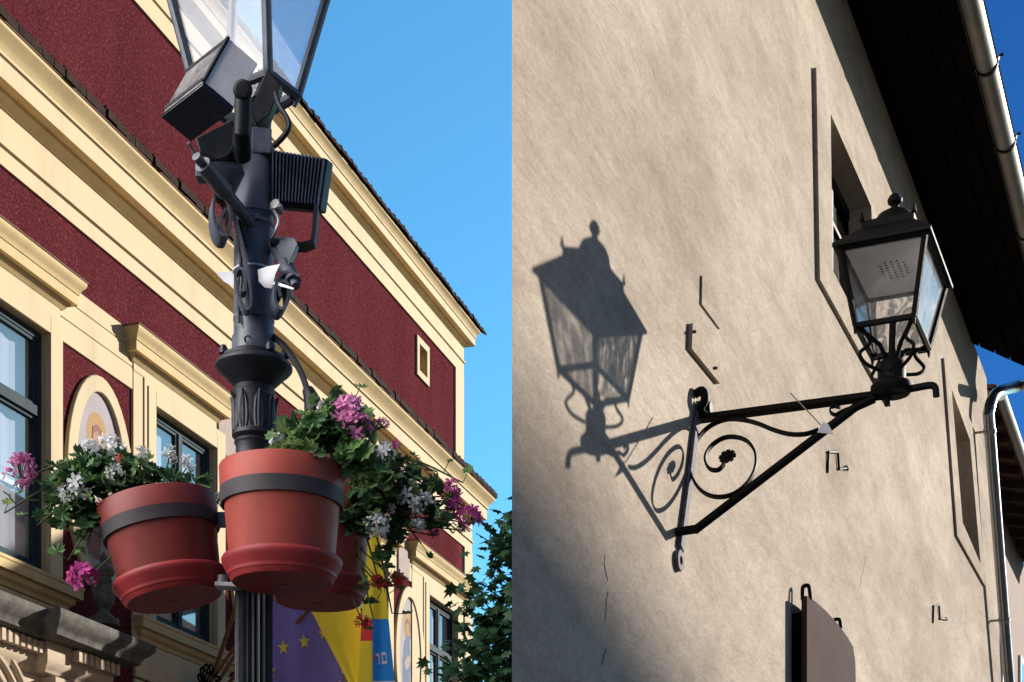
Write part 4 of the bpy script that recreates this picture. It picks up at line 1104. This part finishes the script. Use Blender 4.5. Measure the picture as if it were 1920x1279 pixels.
# pot holder: three arms with flat hoops
POTS = [(295, 4.30, 932, 'l'), (529, 4.06, 890, 'c'), (602, 4.50, 935, 'r')]
pts3 = []
hold = MB()
hold.bar([pt(405, 1098, 4.25), pt(470, 1102, 4.25)], Vector((0, .025, 0)), .006)
hold.build('pot_shelf_arm', M['steel'], post, bevel=.002); hold = MB()
hold.bar([pt(505, 1098, 4.24), pt(540, 1101, 4.24)], Vector((0, .025, 0)), .006)
hold.lathe([(.005, 0), (.014, 0), (.014, .02), (0, .02)], pt(415, 1093, 4.25), 10)
hold.build('pot_shelf_arm', M['steel'], post, bevel=.002)
ha = MB()
ha.bar([pt(380, 975, 4.29), pt(470, 975, 4.3)], UP * .020, .006)
ha.bar([pt(500, 955, 4.3), pt(560, 960, 4.44)], UP * .020, .006)
ha.bar([pt(490, 930, 4.22), pt(500, 930, 4.27)], UP * .020, .006)
ha.build('pot_arm', M['iron'], post)

# ---------------------------------------------------------------- flower pots
def flower_pot(name, px, y, py_rim, r_px, h_px, tilt, ax_px, label, mats):
    """rim centre, radius at the rim, height rim to saucer (photo pixels at depth y)"""
    s = y / F
    # straight pot built upright at its base centre, then tilted
    Rr = r_px * s
    H = h_px * s
    rimc = pt(px, py_rim, y)
    up = Vector((math.sin(tilt), 0, math.cos(tilt)))
    base = rimc - up * H
    o = empty(name, base, label, 'flower pot', 'terracotta flower pots hung round the lamp post')
    b = MB()
    b.lathe([(0, .012), (Rr*.81, .006), (Rr*.83, .012), (Rr*.925, H*.70), (Rr*.955, H*.735), (Rr*.985, H*.75), (Rr*1.0, H*.985), (Rr*.99, H), (Rr*.95, H), (Rr*.93, H*.96), (Rr*.90, H*.88)], base, 64, axis=up)
    b.build('pot', M[mats[0]], o)
    sl_ = MB()
    sl_.lathe([(0, -.020), (Rr*.10, -.020), (Rr*.11, -.022), (Rr*.79, -.022), (Rr*.82, -.016), (Rr*.94, .020), (Rr*.955, .024), (Rr*.965, .030), (Rr*.965, .034), (Rr*.94, .040), (Rr*.86, -.008), (0, -.010)], base, 64, axis=up)
    sl_.build('saucer', M[mats[1]], o)
    so_ = MB(); so_.lathe([(0, H*.93), (Rr*.5, H*.94), (Rr*.9, H*.88)], base, 32, axis=up); so_.build('soil', M['soil'], o)
    hoop = MB()
    hoop.lathe([(Rr*.935, H*.635), (Rr*.975, H*.635), (Rr*.99, H*.78), (Rr*.96, H*.78), (Rr*.935, H*.635)], base, 64, axis=up)
    hoop.build('hoop', M['hoop'], o)
    return o, rimc, up, Rr
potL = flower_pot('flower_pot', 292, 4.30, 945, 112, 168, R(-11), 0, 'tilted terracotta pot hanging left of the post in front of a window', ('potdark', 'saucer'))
potC = flower_pot('flower_pot', 529, 4.06, 880, 117, 198, R(0), 0, 'upright terracotta pot hanging at the front of the post', ('pot', 'saucer'))
potR = flower_pot('flower_pot', 600, 4.50, 935, 100, 180, R(1), 0, 'terracotta pot mostly hidden behind the front one, under trailing flowers', ('pot', 'saucer'))

# ---------------------------------------------------------------- geraniums
def leaf(mb, c, nrm, dirv, size, mat=0, lobes=7):
    nrm = nrm.normalized(); d = (dirv - nrm * dirv.dot(nrm))
    if d.length < 1e-4: d = nrm.orthogonal()
    d.normalize(); q = nrm.cross(d)
    V = [c]; n = lobes * 2
    for i in range(n + 1):
        a = -2.55 + 5.1 * i / n
        r = size * (.5 if i % 2 else .40) * (1.0 + .12 * math.cos(a))
        r *= random.uniform(.9, 1.1)
        V.append(c + d * (math.cos(a) * r + size * .05) + q * math.sin(a) * r + nrm * (size * (.10 * (r / size * 2) ** 2 + random.uniform(-.03, .03) + (.05 if i % 2 else -.02))))
    mb.add(V, [(0, i, i + 1) for i in range(1, n + 1)], mat, True)
def rv(s=1): return Vector((random.gauss(0, 1), random.gauss(0, 1), random.gauss(0, 1))).normalized() * s
def flower_head(parent, c, rad, m, n=13, dens=1.0):
    b = MB(); st = MB()
    for k in range(n):
        d = (rv() + Vector((0, -.35, .25))).normalized()
        p = c + d * rad * random.uniform(.55, 1.0)
        b.tube([c - UP * rad * .5, p], .0012, 4, 1)
        e = d.orthogonal().normalized(); f = d.cross(e); sz = rad * random.uniform(.46, .62)
        a0 = random.random() * 6
        for j in range(5):
            a = a0 + j * 1.2566 + random.uniform(-.2, .2)
            r = (e * math.cos(a) + f * math.sin(a)); s_ = d.cross(r)
            tip = p + r * sz + d * sz * random.uniform(.05, .4)
            mid = p + r * sz * .6 + d * sz * .12
            w_ = sz * random.uniform(.20, .30)
            b.add([p, mid - s_ * w_, tip - s_ * w_ * .5, tip + s_ * w_ * .5, mid + s_ * w_], [(0, 1, 4), (1, 2, 3, 4)], 0, True)
    return b.build('flower_head', [M[m], M['stem']], parent, merge=False)
def geranium(label, rimc, Rr, blobs, shoots, flowers, leafsize, mats, depth):
    o = empty('geranium', rimc, label, 'flowering plant', 'geraniums in the hanging pots')
    fo = MB(); stm = MB()
    for (px, py, rx, ry, n, dy, mi) in blobs:
        for k in range(n):
            v = rv(random.random() ** .45)
            y = depth + dy + v.y * rx * PX * 1.0
            c = pt(px + v.x * rx, py + v.z * ry, y)
            out = (c - rimc).normalized()
            nrm = (Vector((random.gauss(0, .5), -.45 + random.gauss(0, .45), .75 + random.gauss(0, .4)))).normalized()
            leaf(fo, c, nrm, (out * .6 + rv(.8)), leafsize * random.uniform(.65, 1.25), random.choices((0, 1, 2), mi)[0])
    def shoot(px, py, dy, nl=6, ls=.9, start=None):
        e = pt(px, py, depth + dy); s_ = start or (rimc + Vector((random.uniform(-.6, .6) * Rr, random.uniform(-.4, .2) * Rr, 0)))
        mid = s_.lerp(e, .5) + UP * (.04 + .12 * (e - s_).length * (1 if py < 1000 else 1.6))
        P_ = spline([s_, mid, e], 8)
        stm.tube(P_, [.0045 - .0025 * i / len(P_) for i in range(len(P_))], 6)
        for k in range(nl):
            q = P_[int((.35 + .65 * (k + 1) / nl) * (len(P_) - 1))]
            off = rv(.035); c = q + off; stm.tube([q, c], .0015, 4)
            leaf(fo, c, Vector((random.gauss(0, .5), -.5 + random.gauss(0, .4), .7 + random.gauss(0, .4))), off + rv(.02), leafsize * ls * random.uniform(.6, 1.15), random.choices((0, 1, 2), (5, 4, 1))[0])
        return P_
    for s_ in shoots: shoot(*s_)
    for (px, py, r, m, dy, n) in flowers:
        c = pt(px, py, depth + dy)
        flower_head(o, c, r * PX * 1.1, m, n + 4)
        base = Vector((rimc.x, rimc.y, rimc.z)).lerp(c, .55) - UP * .02
        stm.tube(spline([base, base.lerp(c, .6) - UP * .005, c - UP * r * PX * .4], 5), .0022, 5)
    fo.build('foliage', [M[x] for x in mats], o, merge=False)
    stm.build('stems', M['stem'], o, merge=False)
    return o
_, rc_, up_, Rr_ = potL
geranium('geranium with white blooms and pink tips trailing left from the tilted pot', rc_, Rr_,
    [(215, 890, 85, 40, 105, 0, (5, 4, 1)), (150, 905, 70, 50, 60, -.02, (5, 5, .6)), (260, 893, 60, 22, 50, .02, (5, 3, 1)), (345, 905, 45, 14, 14, .03, (5, 4, 1)), (120, 955, 50, 32, 34, -.03, (5, 5, .5)), (160, 975, 28, 40, 20, -.02, (4, 6, 0)), (165, 870, 40, 30, 26, 0, (4, 6, 0))],
    [(8, 962, -.05, 8, .8), (60, 970, -.04, 6, .9), (70, 985, 0, 4, .9), (128, 1050, -.04, 7, .95), (160, 1028, -.02, 5, .9), (130, 885, 0, 5, .8), (178, 990, .03, 4, .8), (28, 905, -.05, 2, .6)],
    [(38, 884, 27, 'pink', -.06, 16), (150, 912, 22, 'wpetal', -.06, 12), (128, 925, 16, 'wpetal', -.06, 9), (172, 845, 20, 'wpetal', .0, 12), (205, 838, 22, 'wpetal', .02, 12), (228, 850, 16, 'wpetal', .02, 8), (268, 850, 14, 'wpetal', 0, 8), (318, 850, 13, 'wpetal', .02, 7), (352, 868, 14, 'wpetal', .02, 8), (325, 862, 9, 'wpetal', .02, 5), (232, 858, 11, 'rpetal', -.04, 9), (155, 1086, 25, 'magenta', -.05, 18), (408, 938, 12, 'wpetal', .1, 7), (215, 890, 16, 'wpetal', -.07, 7)],
    .048, ('leaf', 'leaf2', 'leaf3'), 4.27)
_, rc_, up_, Rr_ = potC
geranium('bushy geranium with a pink bloom beside the black cable in the front pot', rc_, Rr_,
    [(590, 815, 75, 48, 120, .02, (5, 4, 1.2)), (640, 800, 55, 45, 60, .04, (5, 5, 1)), (560, 845, 45, 22, 30, -.06, (3, 2, 4)), (670, 860, 45, 40, 45, -.02, (4, 4, 1.6)), (625, 770, 40, 22, 26, .05, (5, 4, 1))],
    [(668, 742, .0, 6, .8), (700, 800, 0, 5, .9), (540, 830, -.05, 3, .9), (690, 880, -.05, 4, 1.3)],
    [(655, 775, 26, 'pink', -.03, 15), (672, 805, 24, 'pink', -.04, 14), (716, 796, 11, 'magenta', 0, 6), (520, 830, 15, 'wpetal', -.04, 9), (610, 768, 13, 'wpetal', .02, 7), (722, 848, 18, 'wpetal', -.02, 10), (745, 835, 9, 'magenta', -.02, 5), (545, 800, 9, 'wpetal', -.03, 5)],
    .054, ('leaf', 'leaf2', 'leaf3'), 4.05)
_, rc_, up_, Rr_ = potR
geranium('large geranium with white, pink and red blooms trailing right of the post', rc_, Rr_,
    [(715, 905, 72, 58, 110, -.02, (5, 4, 1)), (685, 950, 44, 46, 46, -.05, (5, 4, .8)), (755, 960, 56, 45, 50, 0, (5, 4, .8)), (805, 955, 50, 45, 36, 0, (5, 4, .8)), (700, 880, 50, 36, 40, -.04, (5, 3, 1.4)), (790, 900, 46, 28, 20, .02, (5, 4, 1)), (730, 1020, 30, 30, 12, -.02, (5, 4, .8)), (655, 985, 18, 26, 10, -.06, (4, 5, .6)), (725, 1075, 18, 24, 8, -.02, (5, 4, 1))],
    [(820, 885, 0, 5, .9), (868, 905, 0, 4, .7), (885, 960, 0, 5, .7), (850, 1000, 0, 6, .9), (790, 1020, 0, 4, .9), (700, 1160, -.03, 8, .8), (735, 1150, -.02, 7, .8), (690, 1105, -.04, 6, .8), (770, 880, .02, 5, .9), (715, 1110, 0, 5, .8)],
    [(765, 930, 24, 'wpetal', -.06, 14), (792, 948, 22, 'wpetal', -.05, 13), (745, 905, 18, 'wpetal', -.05, 10), (708, 985, 20, 'wpetal', -.10, 13), (715, 1000, 12, 'wpetal', -.1, 8), (785, 985, 14, 'wpetal', -.05, 8), (735, 955, 10, 'wpetal', -.06, 6), (748, 870, 15, 'pink', -.02, 9), (843, 922, 20, 'magenta', 0, 13), (852, 950, 16, 'magenta', 0, 10), (880, 972, 23, 'magenta', 0, 16), (825, 972, 14, 'magenta', -.02, 9), (868, 990, 12, 'pink', 0, 8), (812, 1000, 11, 'magenta', 0, 7), (708, 1092, 15, 'rpetal', -.06, 11), (742, 1085, 14, 'rpetal', -.05, 10), (722, 1098, 10, 'rpetal', -.06, 7), (680, 1165, 13, 'rpetal', -.05, 7)],
    .048, ('leaf', 'leaf2', 'leaf3'), 4.45)

# ---------------------------------------------------------------- floodlights and tags on the post
V0 = pt(383, 153, 4.16)
va, vb, vc = Vector((.0720, .040, -.045)), Vector((.053, .060, .149)), Vector((-.128, .090, -.034))
fb = empty('floodlight', V0 + va, 'boxy grey floodlight with a black face tilted beside the post lantern', 'floodlight')
hm = MB()
c0 = V0
corner = lambda i, j, k: c0 + va * i + vb * j + vc * k
hm.add([corner(i, j, k) for i in (0, 1) for j in (0, 1) for k in (0, 1)], [(4,6,7,5),(2,3,7,6),(1,5,7,3)], 0)
hm.add([corner(0, 0, 0), corner(1, 0, 0), corner(1, 1, 0), corner(0, 1, 0)], [(0, 1, 2, 3)], 0)
hm.add([corner(0, 0, 0), corner(0, 1, 0), corner(0, 1, 1), corner(0, 0, 1)], [(0, 1, 2, 3)], 1)
hm.build('housing', [M['greymetal'], M['dirty']], fb, bevel=.003)
fg = MB()
dn = -vb.normalized()
fg.sheet([[corner(.0, 0, .0) + dn*.002, corner(1, 0, .0) + dn*.002, corner(1, 0, 1) + dn*.002, corner(.0, 0, 1) + dn*.002]], dn * .012)
fg.build('front_glass', M['blackglass'], fb, bevel=.002)
rim = MB()
ee = [corner(0, 1, 0), corner(0, 0, 0), corner(0, 0, 1), corner(0, 1, 1)]
for a, b_ in ((corner(0, .12, 0), corner(0, .12, 1)), (corner(0, .98, 0), corner(0, .98, 1)), (corner(-.02, 0, 0), corner(-.02, 1, 0))): rim.tube([a, b_], .006, 6)
rim.build('rim', M['black'], fb)
yk = MB()
yk.tube([pt(456, 168, 4.10), pt(454, 250, 4.12), pt(455, 295, 4.20)], .022, 16)
yk.lathe([(0, 0), (.024, 0), (.026, .008), (.020, .016), (0, .018)], pt(456, 170, 4.09), 20, axis=Vector((0, -1, -.3)))
yk.sheet([[pt(500, 128, 4.24), pt(527, 158, 4.24), pt(505, 215, 4.24), pt(480, 232, 4.24), pt(468, 210, 4.24)]], Vector((0, .04, 0)))
yk.sheet([[pt(366, 258, 4.2), pt(436, 225, 4.2), pt(440, 285, 4.22), pt(412, 298, 4.2), pt(374, 284, 4.2)]], Vector((0, .07, 0)))
yk.build('yoke', M['black'], fb, bevel=.003)
f2 = empty('floodlight', pt(560, 340, 4.35), 'flat black floodlight with a finned back bracketed right of the post', 'floodlight')
fm = MB()
q4 = [pt(508, 280, 4.26), pt(614, 297, 4.30), pt(600, 394, 4.30), pt(508, 386, 4.26)]
off = Vector((.012, .05, .012))
fm.sheet([q4], off)
fmo = fm.build('housing', M['black'], f2, bevel=.006)
fin = MB()
for k in range(15):
    u = .05 + .9 * k / 14
    a = q4[0].lerp(q4[1], u).lerp(q4[3].lerp(q4[2], u), .06); b_ = q4[0].lerp(q4[1], u).lerp(q4[3].lerp(q4[2], u), .94)
    w_ = (q4[1] - q4[0]).normalized() * .0018
    fin.box((a + b_) / 2 + Vector((0, -.008, 0)), w_, Vector((0, .009, 0)), (a - b_) / 2)
fin.build('fins', M['iron'], f2)
fs = MB()
for k in range(14):
    fs.box(q4[0].lerp(q4[1], .06 + .9 * k / 13).lerp(q4[3], .03) + Vector((0, -.003, 0)), Vector((.0022, 0, 0)), Vector((0, .002, 0)), Vector((0, 0, .0015)))
fs.build('vent_slots', M['greymetal'], f2)
fb2 = MB()
fb2.bar([pt(594, 388, 4.30), pt(590, 440, 4.29), pt(587, 458, 4.29), pt(570, 464, 4.28), pt(540, 462, 4.26), pt(508, 458, 4.25)], Vector((0, .02, 0)), .0055)
fb2.build('bracket', M['black'], f2)
bl = MB(); bl.lathe([(0, -.02), (.010, -.02), (.010, 0), (.014, .004), (.014, .014), (0, .016)], pt(520, 388, 4.24), 8, axis=Vector((-.4, -1, .2))); bl.tube([pt(509, 392, 4.24), pt(528, 386, 4.22)], .005, 8); bl.build('bolt', M['steel'], f2)
pgr = empty('paper_tag', pt(495, 515, 4.2), 'torn white paper arrow tied round the middle of the dark post', 'paper tag')
m = MB()
m.sheet([[pt(483, 506, 4.215), pt(500, 500, 4.20), pt(525, 495, 4.17), pt(516, 514, 4.18), pt(510, 541, 4.21), pt(496, 539, 4.215), pt(485, 528, 4.215)]], Vector((0, .002, 0)))
m.build('paper', M['paper'], pgr); m = MB()
m.sheet([[pt(512, 526, 4.20), pt(551, 540, 4.15), pt(550, 543, 4.15), pt(511, 533, 4.20)]], Vector((0, .002, 0)))
m.build('paper', M['paper'], pgr); m = MB()
m.sheet([[pt(405, 512, 4.27), pt(436, 508, 4.26), pt(437, 537, 4.26), pt(420, 528, 4.27)]], Vector((0, .002, 0)))
m.build('paper', M['paper'], pgr)
m = MB(); ring = []
for k in range(25):
    a = math.pi + math.pi * k / 24 if k < 25 else 0
    ring.append(Vector((AXX + 38.2*PX*math.cos(a), YP + 38.2*PX*math.sin(a), zp(511.5))))
m.bar(ring, UP * .0022, .0008); m.build('tie', M['paper'], pgr)

# ================================================================== TREE
tr = empty('maple_tree', pt(1060, 1500, 13) * 1.0 - UP * (pt(1060, 1500, 13).z), 'dark green maple crown rising at the corner of the town hall', 'tree')
tb = ORG[tr.name]
tk = MB()
tk.tube([tb, tb + UP * 1.2 + Vector((.04, 0, 0)), tb + UP * 2.6 + Vector((-.03, .02, 0))], [.13, .10, .07], 12)
tops = []
for k in range(16):
    a = k * 2.4; h = 1.6 + 1.0 * (k / 16)
    e = tb + Vector((math.cos(a) * random.uniform(.5, 1.0), math.sin(a) * random.uniform(.5, 1.0), h + random.uniform(.7, 1.9)))
    s_ = tb + UP * h
    tk.tube(spline([s_, s_.lerp(e, .5) + UP * .1, e], 4), [.035 - .003 * i for i in range(9)], 6)
    tops.append(e)
tk.build('trunk', M['bark'], tr)
cr_ = MB()
def maple_leaf(mb, c, nrm, d, s):
    nrm = nrm.normalized(); d = d - nrm * d.dot(nrm)
    if d.length < 1e-3: d = nrm.orthogonal()
    d.normalize(); q = nrm.cross(d)
    sh = [(0, -.1), (-.30, -.18), (-.22, .05), (-.52, .22), (-.25, .32), (-.28, .62), (-.10, .52), (0, .92), (.10, .52), (.28, .62), (.25, .32), (.52, .22), (.22, .05), (.30, -.18)]
    V = [c + d * (y * s) + q * (x * s) - nrm * s * .25 * (abs(x) ** 1.5 + .3 * max(0, y)) for x, y in sh] + [c + d * s * .25]
    n = len(sh); mb.add(V, [(i, (i + 1) % n, n) for i in range(n)], 0, False)
TCEN = pt(1048, 1335, 13)
cl_ = []
for k in range(290):
    v = rv(); r = random.uniform(.55, 1.0)
    c = TCEN + Vector((v.x * .92 * r, v.y * .92 * r, v.z * 1.62 * r))
    if noise.noise(c * 1.7) < -.30: continue
    cl_.append(c)
for c in cl_:
    for k in range(34):
        p = c + rv(.26 * random.random() ** .5)
        maple_leaf(cr_, p, Vector((random.gauss(0, .5), -.35 + random.gauss(0, .5), .7)), Vector((random.gauss(0, .6), random.gauss(0, .6), -.6)), random.uniform(.08, .14))
cr_.build('crown', M['maple'], tr, merge=False)

# ================================================================== unseen house added outside the picture, shaped to shade the post and plaster wall
h2 = Vector((SUN.x, SUN.y, 0)).normalized(); uu = Vector((-h2.y, h2.x, 0)); tanE = SUN.z / math.hypot(SUN.x, SUN.y)
def across(name, label, outline, dist, thick, m):
    """outline of (u, height) seen from the square"""
    o = empty(name, h2 * dist + uu * (sum(p[0] for p in outline) / len(outline)), label, 'building')
    b = MB(); b.sheet([[h2 * dist + uu * u + UP * z for u, z in outline]], h2 * thick); b.build('wall', M[m], o)
    wn_ = MB()
    us = [p[0] for p in outline]; u = min(us) + 1.5
    while u < max(us) - 2:
        for z in (2, 5.5, 9):
            wn_.sheet([[h2 * (dist - .03) + uu * a + UP * c for a, c in ((u, z), (u + 1.2, z), (u + 1.2, z + 1.9), (u, z + 1.9))]], h2 * .02)
        u += 3
    wn_.build('window', M['blackglass'], o)
    return o
def shadow_h(P_, dist): return P_.z + (dist - P_.dot(h2)) * tanE
D2 = 72
s1 = FR.P(960, 735); s2 = FR.P(1300, 1279)
u1, u2 = s1.dot(uu), s2.dot(uu)
hh1, hh2 = shadow_h(s1, D2), shadow_h(s2, D2)
slope = (hh2 - hh1) / (u2 - u1)
UE = 4.58
across('shade_caster_house', 'tall unseen grey house added across the square to shade the post', [(-16, 0), (u1 + (0 - hh1) / slope if slope < 0 else 14, 0), (UE, hh1 + slope * (UE - u1)), (UE, hh1 + 7), (-16, hh1 + 7)], D2, 9, 'otherwall')
